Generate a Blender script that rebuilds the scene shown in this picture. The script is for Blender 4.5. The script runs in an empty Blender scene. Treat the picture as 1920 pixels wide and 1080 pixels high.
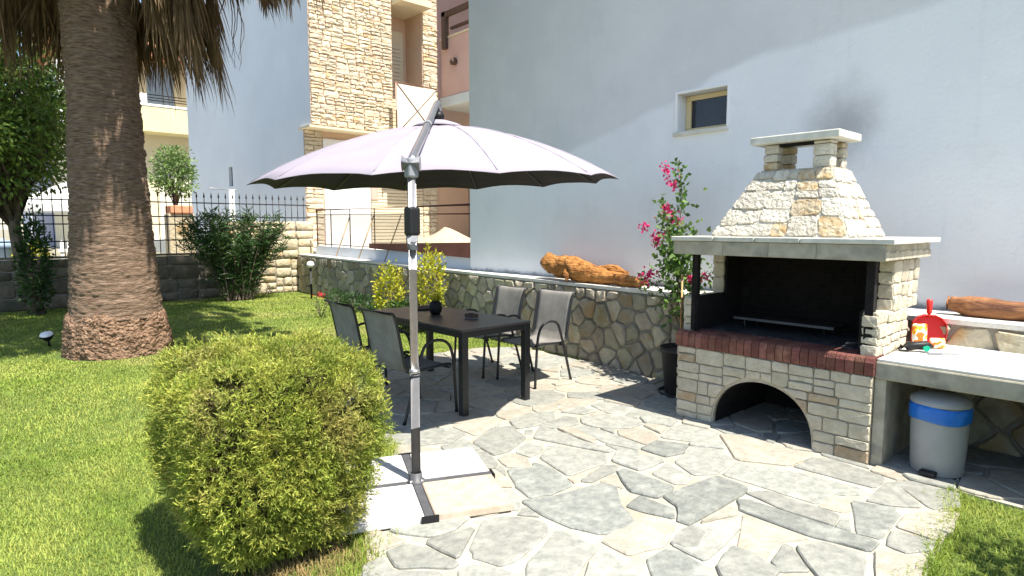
import bpy, bmesh, math, random
import numpy as np
from mathutils import Vector, noise as mnoise

# ------------------------------------------------------------------ camera, sky, sun, exposure
scene = bpy.context.scene
rad = math.radians
CAM_H = 1.55
PITCH = math.atan((540 - 425) / 1150.0)
YAW = math.atan2(0.74334599, 0.66890712)
cam = bpy.data.cameras.new('camera')
cam_ob = bpy.data.objects.new('camera', cam)
scene.collection.objects.link(cam_ob)
cam_ob.location = (0, 0, CAM_H)
cam_ob.rotation_euler = (math.pi / 2 - PITCH, 0, YAW)
cam.sensor_width = 36
cam.lens = 1150 / 1920 * 36
cam.clip_start = 0.05
cam.clip_end = 2000
scene.camera = cam_ob

SUN_EL = rad(62)
sun_dir = Vector((math.cos(SUN_EL), 0.004, math.sin(SUN_EL))).normalized()   # towards the sun
world = bpy.data.worlds.new('World')
scene.world = world
world.use_nodes = True
wn = world.node_tree.nodes
sky = wn.new('ShaderNodeTexSky')
sky.sky_type = 'NISHITA'
sky.sun_disc = False
sky.sun_elevation = SUN_EL
sky.sun_rotation = rad(90)
sky.air_density = 1.0
sky.dust_density = 0.5
wn['Background'].inputs['Strength'].default_value = 0.122
world.node_tree.links.new(sky.outputs['Color'], wn['Background'].inputs['Color'])

sl = bpy.data.lights.new('sun', 'SUN')
sl.energy = 5.0
sl.angle = rad(0.53)
sl.color = (1.0, 0.94, 0.84)
sun_ob = bpy.data.objects.new('sun', sl)
scene.collection.objects.link(sun_ob)
sun_ob.location = (12, -6, 20)
sun_ob.rotation_euler = (-sun_dir).to_track_quat('-Z', 'Y').to_euler()

scene.view_settings.view_transform = 'Standard'
scene.view_settings.look = 'None'
scene.view_settings.gamma = 1
scene.view_settings.use_curve_mapping = False
scene.view_settings.exposure = 1.08

rng = random.Random(7)
nrng = np.random.default_rng(11)

# ------------------------------------------------------------------ pixel -> place helper (photo measuring only)
_f, _X, _Y = 1150.0, (0.66890712, -0.74334599), (0.74334599, 0.66890712)
def ground_at(px, py, z=0.0):
    a = (px - 960) / _f
    b = -(py - 540) / _f
    q = math.cos(PITCH) + b * math.sin(PITCH)
    dz = b * math.cos(PITCH) - math.sin(PITCH)
    t = (z - CAM_H) / dz
    return ((a * _X[0] + q * _X[1]) * t, (a * _Y[0] + q * _Y[1]) * t)

# ------------------------------------------------------------------ materials
def mat(name, c1, c2=None, scale=6.0, rough=0.85, bump=0.0, bscale=40.0, rand=0.0, hue=0.0,
        metal=0.0, spec=0.3, transl=0.0, attr=None, stretch=(1, 1, 1), c3=None, dist=0.02, detail=6, lo=0.35, hi=0.65):
    m = bpy.data.materials.new(name)
    m.use_nodes = True
    nt = m.node_tree
    N, L = nt.nodes, nt.links
    bs = N['Principled BSDF']
    bs.inputs['Roughness'].default_value = rough
    bs.inputs['Metallic'].default_value = metal
    bs.inputs['Specular IOR Level'].default_value = spec
    tc = N.new('ShaderNodeTexCoord')
    oi = N.new('ShaderNodeObjectInfo')
    ml = N.new('ShaderNodeMath'); ml.operation = 'MULTIPLY'; ml.inputs[1].default_value = 53.0
    L.new(oi.outputs['Random'], ml.inputs[0])
    mp = N.new('ShaderNodeMapping')
    mp.inputs['Scale'].default_value = stretch
    L.new(tc.outputs['Object'], mp.inputs['Vector'])
    ad = N.new('ShaderNodeVectorMath'); ad.operation = 'ADD'
    L.new(mp.outputs['Vector'], ad.inputs[0]); L.new(ml.outputs[0], ad.inputs[1])
    col = None
    if c2 is None:
        rgb = N.new('ShaderNodeRGB'); rgb.outputs[0].default_value = (*c1, 1); col = rgb.outputs[0]
    else:
        nz = N.new('ShaderNodeTexNoise'); nz.inputs['Scale'].default_value = scale; nz.inputs['Detail'].default_value = detail
        nz.inputs['Roughness'].default_value = 0.6
        L.new(ad.outputs[0], nz.inputs['Vector'])
        cr = N.new('ShaderNodeValToRGB')
        cr.color_ramp.elements[0].position = lo; cr.color_ramp.elements[0].color = (*c1, 1)
        cr.color_ramp.elements[1].position = hi; cr.color_ramp.elements[1].color = (*c2, 1)
        L.new(nz.outputs['Fac'], cr.inputs['Fac'])
        col = cr.outputs['Color']
        if c3 is not None:
            nz3 = N.new('ShaderNodeTexNoise'); nz3.inputs['Scale'].default_value = scale * 0.37; nz3.inputs['Detail'].default_value = 4
            L.new(ad.outputs[0], nz3.inputs['Vector'])
            cr3 = N.new('ShaderNodeValToRGB'); cr3.color_ramp.elements[0].position = 0.55; cr3.color_ramp.elements[1].position = 0.68
            L.new(nz3.outputs['Fac'], cr3.inputs['Fac'])
            mx = N.new('ShaderNodeMix'); mx.data_type = 'RGBA'
            L.new(cr3.outputs['Color'], mx.inputs['Factor']); L.new(col, mx.inputs['A']); mx.inputs['B'].default_value = (*c3, 1)
            col = mx.outputs['Result']
    if rand > 0 or hue > 0 or attr:
        hs = N.new('ShaderNodeHueSaturation')
        L.new(col, hs.inputs['Color'])
        if attr:
            at = N.new('ShaderNodeAttribute'); at.attribute_name = attr
            src = at.outputs['Fac']
        else:
            src = oi.outputs['Random']
        mr = N.new('ShaderNodeMapRange'); mr.inputs['To Min'].default_value = 1 - rand; mr.inputs['To Max'].default_value = 1 + rand
        L.new(src, mr.inputs['Value']); L.new(mr.outputs[0], hs.inputs['Value'])
        if hue > 0:
            m2 = N.new('ShaderNodeMath'); m2.operation = 'MULTIPLY'; m2.inputs[1].default_value = 7.31
            L.new(src, m2.inputs[0])
            fr = N.new('ShaderNodeMath'); fr.operation = 'FRACT'; L.new(m2.outputs[0], fr.inputs[0])
            mr2 = N.new('ShaderNodeMapRange'); mr2.inputs['To Min'].default_value = 0.5 - hue; mr2.inputs['To Max'].default_value = 0.5 + hue
            L.new(fr.outputs[0], mr2.inputs['Value']); L.new(mr2.outputs[0], hs.inputs['Hue'])
        col = hs.outputs['Color']
    L.new(col, bs.inputs['Base Color'])
    if bump > 0:
        nb = N.new('ShaderNodeTexNoise'); nb.inputs['Scale'].default_value = bscale; nb.inputs['Detail'].default_value = 8
        L.new(ad.outputs[0], nb.inputs['Vector'])
        bp = N.new('ShaderNodeBump'); bp.inputs['Strength'].default_value = bump; bp.inputs['Distance'].default_value = dist
        L.new(nb.outputs['Fac'], bp.inputs['Height']); L.new(bp.outputs['Normal'], bs.inputs['Normal'])
    if transl > 0:
        tr = N.new('ShaderNodeBsdfTranslucent'); L.new(col, tr.inputs['Color'])
        ms = N.new('ShaderNodeMixShader'); ms.inputs[0].default_value = transl
        L.new(bs.outputs[0], ms.inputs[1]); L.new(tr.outputs[0], ms.inputs[2])
        L.new(ms.outputs[0], N['Material Output'].inputs['Surface'])
    m['col_socket'] = 1
    return m

M = {}
M['ground'] = mat('dry_ground', (0.22, 0.2, 0.13), (0.3, 0.27, 0.2), 0.6, bump=0.3, bscale=12)
M['soil'] = mat('lawn_soil', (0.075, 0.115, 0.02), (0.11, 0.145, 0.03), 3.0, bump=0.4, bscale=60)
M['grass'] = mat('grass_blades', (0.205, 0.295, 0.04), (0.385, 0.43, 0.095), 1.6, rough=0.6, rand=0.35, hue=0.02, attr='tint', transl=0.35, c3=(0.4, 0.4, 0.12))
M['drygrass'] = mat('dry_grass', (0.3, 0.2, 0.09), (0.22, 0.18, 0.07), 6, rand=0.4, attr='tint', transl=0.2)
M['mortar'] = mat('pale_mortar', (0.34, 0.315, 0.255), (0.46, 0.435, 0.365), 9, bump=0.7, bscale=60, c3=(0.34, 0.305, 0.235), dist=0.01)
M['flag_grey'] = mat('grey_slate', (0.215, 0.22, 0.198), (0.31, 0.312, 0.275), 19, rough=0.75, bump=0.8, bscale=28, rand=0.14, hue=0.012, c3=(0.33, 0.335, 0.295), dist=0.012)
M['flag_dark'] = mat('dark_slate', (0.165, 0.175, 0.162), (0.25, 0.258, 0.232), 18, rough=0.75, bump=0.8, bscale=28, rand=0.1, c3=(0.3, 0.315, 0.28), dist=0.012)
M['flag_beige'] = mat('beige_flag', (0.285, 0.265, 0.215), (0.375, 0.352, 0.292), 14, rough=0.8, bump=0.8, bscale=28, rand=0.08, c3=(0.34, 0.285, 0.225), dist=0.012)
M['rubble'] = mat('rubble_stone', (0.3, 0.27, 0.2), (0.43, 0.385, 0.29), 9, bump=0.7, bscale=25, rand=0.33, hue=0.018, c3=(0.34, 0.25, 0.13), dist=0.02)
M['rubble_mortar'] = mat('rubble_mortar', (0.2, 0.185, 0.155), (0.28, 0.258, 0.215), 8, bump=0.6, bscale=50)
M['ledge'] = mat('ledge_cement', (0.55, 0.53, 0.48), (0.7, 0.68, 0.62), 5, bump=0.4, bscale=40)
M['sandstone'] = mat('sandstone', (0.42, 0.35, 0.23), (0.56, 0.48, 0.34), 5, bump=0.9, bscale=14, rand=0.15, hue=0.01, c3=(0.45, 0.31, 0.16), dist=0.03)
M['sandstone_shaded'] = mat('shade_toned_sandstone', (0.1, 0.085, 0.062), (0.175, 0.15, 0.11), 5, bump=0.9, bscale=14, rand=0.2, c3=(0.07, 0.075, 0.05), dist=0.03)  # same sandstone, with the shade under the trees put into its colour
M['clad'] = mat('cladding_stone', (0.56, 0.47, 0.33), (0.67, 0.59, 0.45), 6, bump=0.8, bscale=14, rand=0.1, hue=0.008, c3=(0.55, 0.4, 0.22), dist=0.03)
M['bbq_stone'] = mat('barbecue_stone', (0.43, 0.382, 0.285), (0.53, 0.485, 0.385), 12, bump=0.8, bscale=34, rand=0.1, hue=0.008, dist=0.015)
M['bbq_tan'] = mat('barbecue_tan_stone', (0.35, 0.255, 0.155), (0.45, 0.375, 0.27), 12, bump=0.8, bscale=34, rand=0.1, dist=0.015)
M['hood_stone'] = mat('hood_stone', (0.5, 0.455, 0.365), (0.64, 0.595, 0.5), 16, bump=1.0, bscale=38, rand=0.12, dist=0.03)
M['hood_tan'] = mat('hood_tan_stone', (0.42, 0.29, 0.14), (0.54, 0.47, 0.35), 18, bump=1.0, bscale=26, rand=0.1, dist=0.025)
M['hood_mortar'] = mat('hood_mortar', (0.46, 0.435, 0.37), (0.57, 0.54, 0.465), 14, bump=0.8, bscale=50)
M['bbq_mortar'] = mat('barbecue_mortar', (0.37, 0.33, 0.25), (0.45, 0.41, 0.325), 12, bump=0.5, bscale=60)
M['marble'] = mat('marble_slab', (0.52, 0.51, 0.44), (0.66, 0.65, 0.58), 9, rough=0.6, bump=0.3, bscale=40, c3=(0.38, 0.38, 0.33), dist=0.006)
M['concrete'] = mat('counter_concrete', (0.31, 0.285, 0.22), (0.43, 0.4, 0.315), 10, bump=0.4, bscale=40, c3=(0.21, 0.21, 0.18), dist=0.008)
M['counter_top'] = mat('counter_top_screed', (0.66, 0.65, 0.61), (0.74, 0.73, 0.69), 5, bump=0.2, bscale=50, dist=0.004)
M['soot'] = mat('soot_and_shade_black', (0.006, 0.0055, 0.0055), (0.014, 0.012, 0.0115), 9, rough=0.9, bump=0.5, bscale=40)  # real soot in the firebox; in the arch tunnel it stands for shade
M['soot_brick'] = mat('sooty_brick', (0.004, 0.0033, 0.0033), (0.008, 0.0055, 0.005), 9, rough=0.9, bump=0.5, bscale=40, rand=0.3)
M['ash'] = mat('ash_floor', (0.012, 0.014, 0.02), (0.03, 0.034, 0.042), 25, rough=0.9, bump=0.6, bscale=80, c3=(0.06, 0.062, 0.07))
M['brick'] = mat('red_brick', (0.135, 0.05, 0.038), (0.19, 0.078, 0.058), 16, bump=0.5, bscale=60, rand=0.22, hue=0.01, c3=(0.26, 0.12, 0.09))
M['iron'] = mat('black_iron', (0.015, 0.014, 0.014), (0.03, 0.027, 0.026), 20, rough=0.6, bump=0.1)
M['rust'] = mat('brown_painted_iron', (0.12, 0.05, 0.035), (0.17, 0.075, 0.05), 14, rough=0.7)
M['rustpan'] = mat('brown_gutter', (0.2, 0.075, 0.05), (0.26, 0.1, 0.07), 4, rough=0.7)
M['black_frame'] = mat('black_powdercoat', (0.012, 0.012, 0.013), (0.02, 0.02, 0.022), 30, rough=0.45, spec=0.5)
M['sling'] = mat('grey_sling_mesh', (0.25, 0.24, 0.22), (0.33, 0.315, 0.29), 9, rough=0.8, bump=0.3, bscale=300, c3=(0.23, 0.22, 0.2), transl=0.18)
M['tabletop'] = mat('table_top', (0.055, 0.047, 0.044), (0.075, 0.064, 0.06), 12, rough=0.42, spec=0.5)
M['alu'] = mat('brushed_aluminium', (0.42, 0.42, 0.43), (0.5, 0.5, 0.51), 30, rough=0.33, metal=0.9)
M['dgrey_tube'] = mat('dark_grey_tube', (0.07, 0.072, 0.08), (0.095, 0.097, 0.105), 12, rough=0.5, spec=0.5)
M['grey_plastic'] = mat('grey_plastic', (0.2, 0.21, 0.23), (0.25, 0.26, 0.28), 12, rough=0.55)
M['canopy'] = mat('lavender_grey_canvas', (0.285, 0.255, 0.3), (0.31, 0.28, 0.325), 5, rough=0.9, bump=0.08, bscale=400)
M['lining'] = mat('shade_toned_canopy_underside', (0.05, 0.045, 0.056), (0.062, 0.056, 0.068), 4, rough=0.9)  # same canvas seen from below, its shade put into the colour
M['tile_white'] = mat('white_base_slab', (0.5, 0.49, 0.47), (0.66, 0.65, 0.63), 9, rough=0.7, bump=0.3, bscale=60, dist=0.004, c3=(0.44, 0.42, 0.38))
M['tile_beige'] = mat('beige_base_slab', (0.4, 0.32, 0.24), (0.52, 0.43, 0.34), 12, rough=0.8, bump=0.4, bscale=40, c3=(0.42, 0.36, 0.29), dist=0.006)
M['bark_palm'] = mat('palm_bark', (0.1, 0.06, 0.038), (0.29, 0.205, 0.145), 9, rough=0.95, bump=1.0, bscale=16, stretch=(1, 1, 7), c3=(0.19, 0.125, 0.085), dist=0.03)
M['palm_root'] = mat('palm_root', (0.14, 0.08, 0.048), (0.33, 0.215, 0.14), 22, rough=1.0, bump=1.0, bscale=45, dist=0.03)
M['dead'] = mat('dead_frond', (0.12, 0.075, 0.038), (0.26, 0.18, 0.095), 3, rough=0.8, rand=0.45, attr='tint', transl=0.25)
M['frond'] = mat('green_frond', (0.05, 0.1, 0.02), (0.09, 0.15, 0.03), 3, rough=0.6, rand=0.3, attr='tint', transl=0.25)
M['bark'] = mat('tree_bark', (0.09, 0.07, 0.05), (0.15, 0.12, 0.09), 12, bump=0.7, bscale=30)
M['leaf_tree'] = mat('tree_leaves', (0.085, 0.16, 0.028), (0.175, 0.25, 0.05), 2, rough=0.5, rand=0.5, hue=0.02, attr='tint', transl=0.25)
M['leaf_ole'] = mat('oleander_leaves', (0.028, 0.07, 0.016), (0.05, 0.1, 0.024), 2, rough=0.45, rand=0.45, hue=0.015, attr='tint', transl=0.2)
M['leaf_bush'] = mat('bush_needles', (0.2, 0.26, 0.035), (0.41, 0.425, 0.08), 7, rough=0.6, rand=0.55, hue=0.022, attr='tint', transl=0.3, c3=(0.35, 0.32, 0.09))
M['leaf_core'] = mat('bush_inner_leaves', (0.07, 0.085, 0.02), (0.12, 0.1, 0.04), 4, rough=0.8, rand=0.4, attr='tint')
M['leaf_yellow'] = mat('yellow_leaves', (0.38, 0.4, 0.03), (0.5, 0.46, 0.04), 4, rough=0.5, rand=0.4, hue=0.02, attr='tint', transl=0.3)
M['leaf_pale'] = mat('pale_tree_leaves', (0.13, 0.22, 0.06), (0.2, 0.29, 0.09), 4, rough=0.5, rand=0.4, attr='tint', transl=0.35)
M['leaf_boug'] = mat('vine_leaves', (0.07, 0.15, 0.03), (0.14, 0.23, 0.05), 5, rough=0.45, rand=0.45, attr='tint', transl=0.3)
M['bract'] = mat('pink_bracts', (0.55, 0.02, 0.13), (0.68, 0.05, 0.2), 8, rough=0.6, rand=0.3, attr='tint', transl=0.3)
M['redflower'] = mat('red_petals', (0.5, 0.03, 0.03), rough=0.6, rand=0.3, attr='tint')
M['pot'] = mat('black_pot', (0.018, 0.017, 0.018), (0.03, 0.028, 0.028), 10, rough=0.5)
M['vase'] = mat('black_vase', (0.006, 0.006, 0.007), rough=0.55)
M['cane'] = mat('bamboo_cane', (0.4, 0.24, 0.1), (0.5, 0.33, 0.16), 20, rough=0.6)
M['driftwood'] = mat('orange_driftwood', (0.3, 0.11, 0.022), (0.55, 0.26, 0.075), 9, rough=0.7, bump=1.0, bscale=12, c3=(0.2, 0.07, 0.018), dist=0.04, stretch=(.8, 5, 5))
M['log'] = mat('brown_log', (0.2, 0.085, 0.035), (0.36, 0.17, 0.075), 8, rough=0.75, bump=0.6, bscale=20, stretch=(1, 4, 4), c3=(0.13, 0.055, 0.03))
M['bin'] = mat('grey_bin', (0.285, 0.295, 0.295), (0.325, 0.335, 0.335), 9, rough=0.42, spec=0.5, bump=0.05, bscale=30)
M['bag'] = mat('blue_bin_liner', (0.008, 0.13, 0.55), (0.012, 0.17, 0.62), 14, rough=0.35, bump=0.5, bscale=25, spec=0.5)
M['red'] = mat('red_plastic', (0.62, 0.018, 0.014), (0.66, 0.022, 0.017), 5, rough=0.4, spec=0.5)
M['black_plastic'] = mat('black_plastic', (0.012, 0.012, 0.013), rough=0.5)
M['green_plastic'] = mat('green_plastic', (0.01, 0.4, 0.24), rough=0.4)
M['steel'] = mat('dull_steel', (0.35, 0.35, 0.36), (0.45, 0.45, 0.46), 20, rough=0.4, metal=0.7)
M['white_plastic'] = mat('white_plastic', (0.75, 0.75, 0.74), rough=0.4)
M['lamp_white'] = mat('lamp_opal', (0.78, 0.78, 0.75), rough=0.3)
M['white_render'] = mat('white_render', (0.62, 0.66, 0.71), (0.68, 0.72, 0.76), 0.5, rough=0.9, bump=0.12, bscale=90, c3=(0.6, 0.62, 0.65), dist=0.006)
M['white_panel'] = mat('white_panel', (0.78, 0.78, 0.77), rough=0.7)
M['cream'] = mat('cream_paint', (0.66, 0.57, 0.38), (0.7, 0.61, 0.43), 2, rough=0.85)
M['yellow_paint'] = mat('yellow_paint', (0.72, 0.63, 0.33), (0.76, 0.67, 0.38), 1, rough=0.85)
M['peach'] = mat('peach_paint', (0.62, 0.43, 0.3), (0.66, 0.48, 0.34), 1.5, rough=0.9, bump=0.1)
M['salmon'] = mat('salmon_paint', (0.55, 0.36, 0.3), (0.6, 0.41, 0.34), 1.2, rough=0.9, bump=0.1)
M['cream_panel'] = mat('cream_panel', (0.74, 0.7, 0.58), rough=0.7)
M['shutter'] = mat('cream_shutter', (0.64, 0.56, 0.4), (0.68, 0.6, 0.44), 3, rough=0.6)
M['rose_frame'] = mat('brown_rail', (0.36, 0.22, 0.17), rough=0.6)
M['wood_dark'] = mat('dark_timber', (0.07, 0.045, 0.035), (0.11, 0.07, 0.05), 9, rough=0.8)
M['slab_edge'] = mat('grey_slab_edge', (0.52, 0.56, 0.55), rough=0.85)
M['terracotta'] = mat('terracotta', (0.48, 0.2, 0.11), (0.58, 0.28, 0.16), 4, rough=0.9, rand=0.15)
M['win_frame'] = mat('cream_window_frame', (0.62, 0.5, 0.28), rough=0.6)
M['glass_dark'] = mat('dark_glass', (0.012, 0.014, 0.022), (0.02, 0.022, 0.03), 4, rough=0.12, spec=0.5)
M['white_cloth'] = mat('white_canvas', (0.8, 0.8, 0.8), rough=0.9, transl=0.25)
M['bluegrey'] = mat('blue_grey_plastic', (0.2, 0.27, 0.36), (0.25, 0.32, 0.42), 4, rough=0.6)
M['sand'] = mat('pale_sand', (0.4, 0.33, 0.24), (0.48, 0.4, 0.3), 7, bump=0.5, bscale=30)
M['lavender'] = mat('lavender_render', (0.5, 0.52, 0.64), rough=0.9)

# white house wall with an older greyer coat above and a soot mark over the chimney
def house_wall_material():
    m = bpy.data.materials.new('house_render'); m.use_nodes = True
    nt = m.node_tree; N, L = nt.nodes, nt.links
    bs = N['Principled BSDF']; bs.inputs['Roughness'].default_value = 0.92; bs.inputs['Specular IOR Level'].default_value = 0.2
    geo = N.new('ShaderNodeNewGeometry'); sp = N.new('ShaderNodeSeparateXYZ'); L.new(geo.outputs['Position'], sp.inputs[0])
    def math_(op, a, b=None, c=None):
        n = N.new('ShaderNodeMath'); n.operation = op
        for i, v in enumerate((a, b, c)):
            if v is None: continue
            if isinstance(v, (int, float)): n.inputs[i].default_value = v
            else: L.new(v, n.inputs[i])
        return n.outputs[0]
    def noise_(s, d=5, r=0.55):
        n = N.new('ShaderNodeTexNoise'); n.inputs['Scale'].default_value = s; n.inputs['Detail'].default_value = d; n.inputs['Roughness'].default_value = r
        L.new(geo.outputs['Position'], n.inputs['Vector']); return n.outputs['Fac']
    def mix(f, a, b):
        n = N.new('ShaderNodeMix'); n.data_type = 'RGBA'
        for k, v in (('Factor', f), ('A', a), ('B', b)):
            if isinstance(v, tuple): n.inputs[k].default_value = (*v, 1)
            elif isinstance(v, (int, float)): n.inputs[k].default_value = v
            else: L.new(v, n.inputs[k])
        return n.outputs['Result']
    def ss(v, a, b):
        n = N.new('ShaderNodeMapRange'); n.interpolation_type = 'SMOOTHSTEP'
        n.inputs['From Min'].default_value = a; n.inputs['From Max'].default_value = b
        L.new(v, n.inputs['Value']); return n.outputs[0]
    # boundary height of the older coat along the wall
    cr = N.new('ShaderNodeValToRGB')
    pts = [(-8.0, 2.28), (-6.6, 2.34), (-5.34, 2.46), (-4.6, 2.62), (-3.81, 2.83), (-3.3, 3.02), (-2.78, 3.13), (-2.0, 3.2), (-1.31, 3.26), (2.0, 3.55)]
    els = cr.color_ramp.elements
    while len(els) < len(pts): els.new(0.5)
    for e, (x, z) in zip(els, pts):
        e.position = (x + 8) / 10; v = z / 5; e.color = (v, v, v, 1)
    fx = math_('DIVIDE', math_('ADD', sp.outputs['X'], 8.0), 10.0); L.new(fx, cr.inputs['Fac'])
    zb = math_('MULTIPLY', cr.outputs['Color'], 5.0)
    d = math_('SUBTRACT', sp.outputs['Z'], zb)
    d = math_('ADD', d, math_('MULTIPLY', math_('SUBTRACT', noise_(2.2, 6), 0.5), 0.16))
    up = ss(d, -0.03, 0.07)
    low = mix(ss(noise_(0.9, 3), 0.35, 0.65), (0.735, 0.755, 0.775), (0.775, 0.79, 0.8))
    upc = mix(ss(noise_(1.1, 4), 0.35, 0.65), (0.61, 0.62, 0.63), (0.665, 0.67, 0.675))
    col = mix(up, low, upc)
    # soot over the chimney
    ex = math_('DIVIDE', math_('ADD', sp.outputs['X'], 2.1), 0.36)
    ez = math_('DIVIDE', math_('SUBTRACT', sp.outputs['Z'], 2.42), 0.42)
    r = math_('SQRT', math_('ADD', math_('MULTIPLY', ex, ex), math_('MULTIPLY', ez, ez)))
    r = math_('ADD', r, math_('MULTIPLY', math_('SUBTRACT', noise_(4.0, 8, 0.65), 0.5), 1.1))
    soot = math_('MULTIPLY', math_('SUBTRACT', 1.0, ss(r, -0.1, 1.25)), 0.55)
    col = mix(soot, col, (0.12, 0.11, 0.11))
    # scuffs
    sc = math_('MULTIPLY', ss(noise_(14, 3, 0.7), 0.715, 0.76), 0.35)
    col = mix(sc, col, (0.4, 0.4, 0.42))
    # rain streaks, hairline cracks
    mpp = N.new('ShaderNodeMapping'); mpp.inputs['Scale'].default_value = (5.0, 1.0, 0.35); L.new(geo.outputs['Position'], mpp.inputs['Vector'])
    ns_ = N.new('ShaderNodeTexNoise'); ns_.inputs['Scale'].default_value = 2.2; ns_.inputs['Detail'].default_value = 7; ns_.inputs['Roughness'].default_value = 0.65; L.new(mpp.outputs[0], ns_.inputs['Vector'])
    col = mix(math_('MULTIPLY', ss(ns_.outputs['Fac'], 0.55, 0.8), 0.13), col, (0.42, 0.44, 0.46))
    wv = N.new('ShaderNodeTexVoronoi'); wv.feature = 'DISTANCE_TO_EDGE'; wv.inputs['Scale'].default_value = 0.55
    wob = N.new('ShaderNodeTexNoise'); wob.inputs['Scale'].default_value = 3.0; wob.inputs['Detail'].default_value = 6; L.new(geo.outputs['Position'], wob.inputs['Vector'])
    va = N.new('ShaderNodeVectorMath'); va.operation = 'ADD'; L.new(geo.outputs['Position'], va.inputs[0]); L.new(wob.outputs['Color'], va.inputs[1]); L.new(va.outputs[0], wv.inputs['Vector'])
    ck_ = math_('MULTIPLY', math_('SUBTRACT', 1.0, ss(wv.outputs['Distance'], 0.0, 0.004)), math_('MULTIPLY', ss(noise_(0.8, 2), 0.5, 0.62), 0.3))
    col = mix(ck_, col, (0.35, 0.36, 0.38))
    col = mix(math_('MULTIPLY', ss(noise_(1.7, 7, 0.7), 0.5, 0.7), 0.16), col, (0.5, 0.5, 0.5))
    # darker uneven line at the foot of the wall
    ft = math_('ADD', sp.outputs['Z'], math_('MULTIPLY', math_('SUBTRACT', noise_(6, 5, 0.7), 0.5), 0.16))
    col = mix(math_('SUBTRACT', 0.75, math_('MULTIPLY', ss(ft, 0.90, 0.965), 0.75)), col, (0.2, 0.2, 0.2))
    L.new(col, bs.inputs['Base Color'])
    bp = N.new('ShaderNodeBump'); bp.inputs['Strength'].default_value = 0.45; bp.inputs['Distance'].default_value = 0.014
    L.new(noise_(26, 9, 0.65), bp.inputs['Height']); L.new(bp.outputs[0], bs.inputs['Normal'])
    return m
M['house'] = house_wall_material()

def mesh_panel_material():
    m = bpy.data.materials.new('grey_mesh_net'); m.use_nodes = True
    N, L = m.node_tree.nodes, m.node_tree.links
    bs = N['Principled BSDF']; bs.inputs['Base Color'].default_value = (0.2, 0.18, 0.17, 1); bs.inputs['Roughness'].default_value = 0.8
    tr = N.new('ShaderNodeBsdfTransparent'); ms = N.new('ShaderNodeMixShader'); ms.inputs[0].default_value = 0.5
    L.new(tr.outputs[0], ms.inputs[1]); L.new(bs.outputs[0], ms.inputs[2]); L.new(ms.outputs[0], N['Material Output'].inputs['Surface'])
    return m
M['net'] = mesh_panel_material()

# ------------------------------------------------------------------ mesh helpers
ORIG = {}
def link(o):
    scene.collection.objects.link(o); return o

def tag(o, label=None, cat=None, group=None, kind=None):
    if label: o['label'] = label
    if cat: o['category'] = cat
    if group: o['group'] = group
    if kind: o['kind'] = kind
    return o

def thing(name, label, cat, loc, rz=0.0, group=None):
    o = bpy.data.objects.new(name, None); link(o)
    o.empty_display_size = 0.1
    o.location = loc; o.rotation_euler = (0, 0, rz)
    ORIG[o.name] = Vector(loc)
    return tag(o, label, cat, group)

def frame_axes(d):
    d = Vector(d).normalized()
    a = Vector((0, 0, 1)) if abs(d.z) < 0.9 else Vector((1, 0, 0))
    u = d.cross(a).normalized(); v = u.cross(d).normalized()
    return u, v

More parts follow.
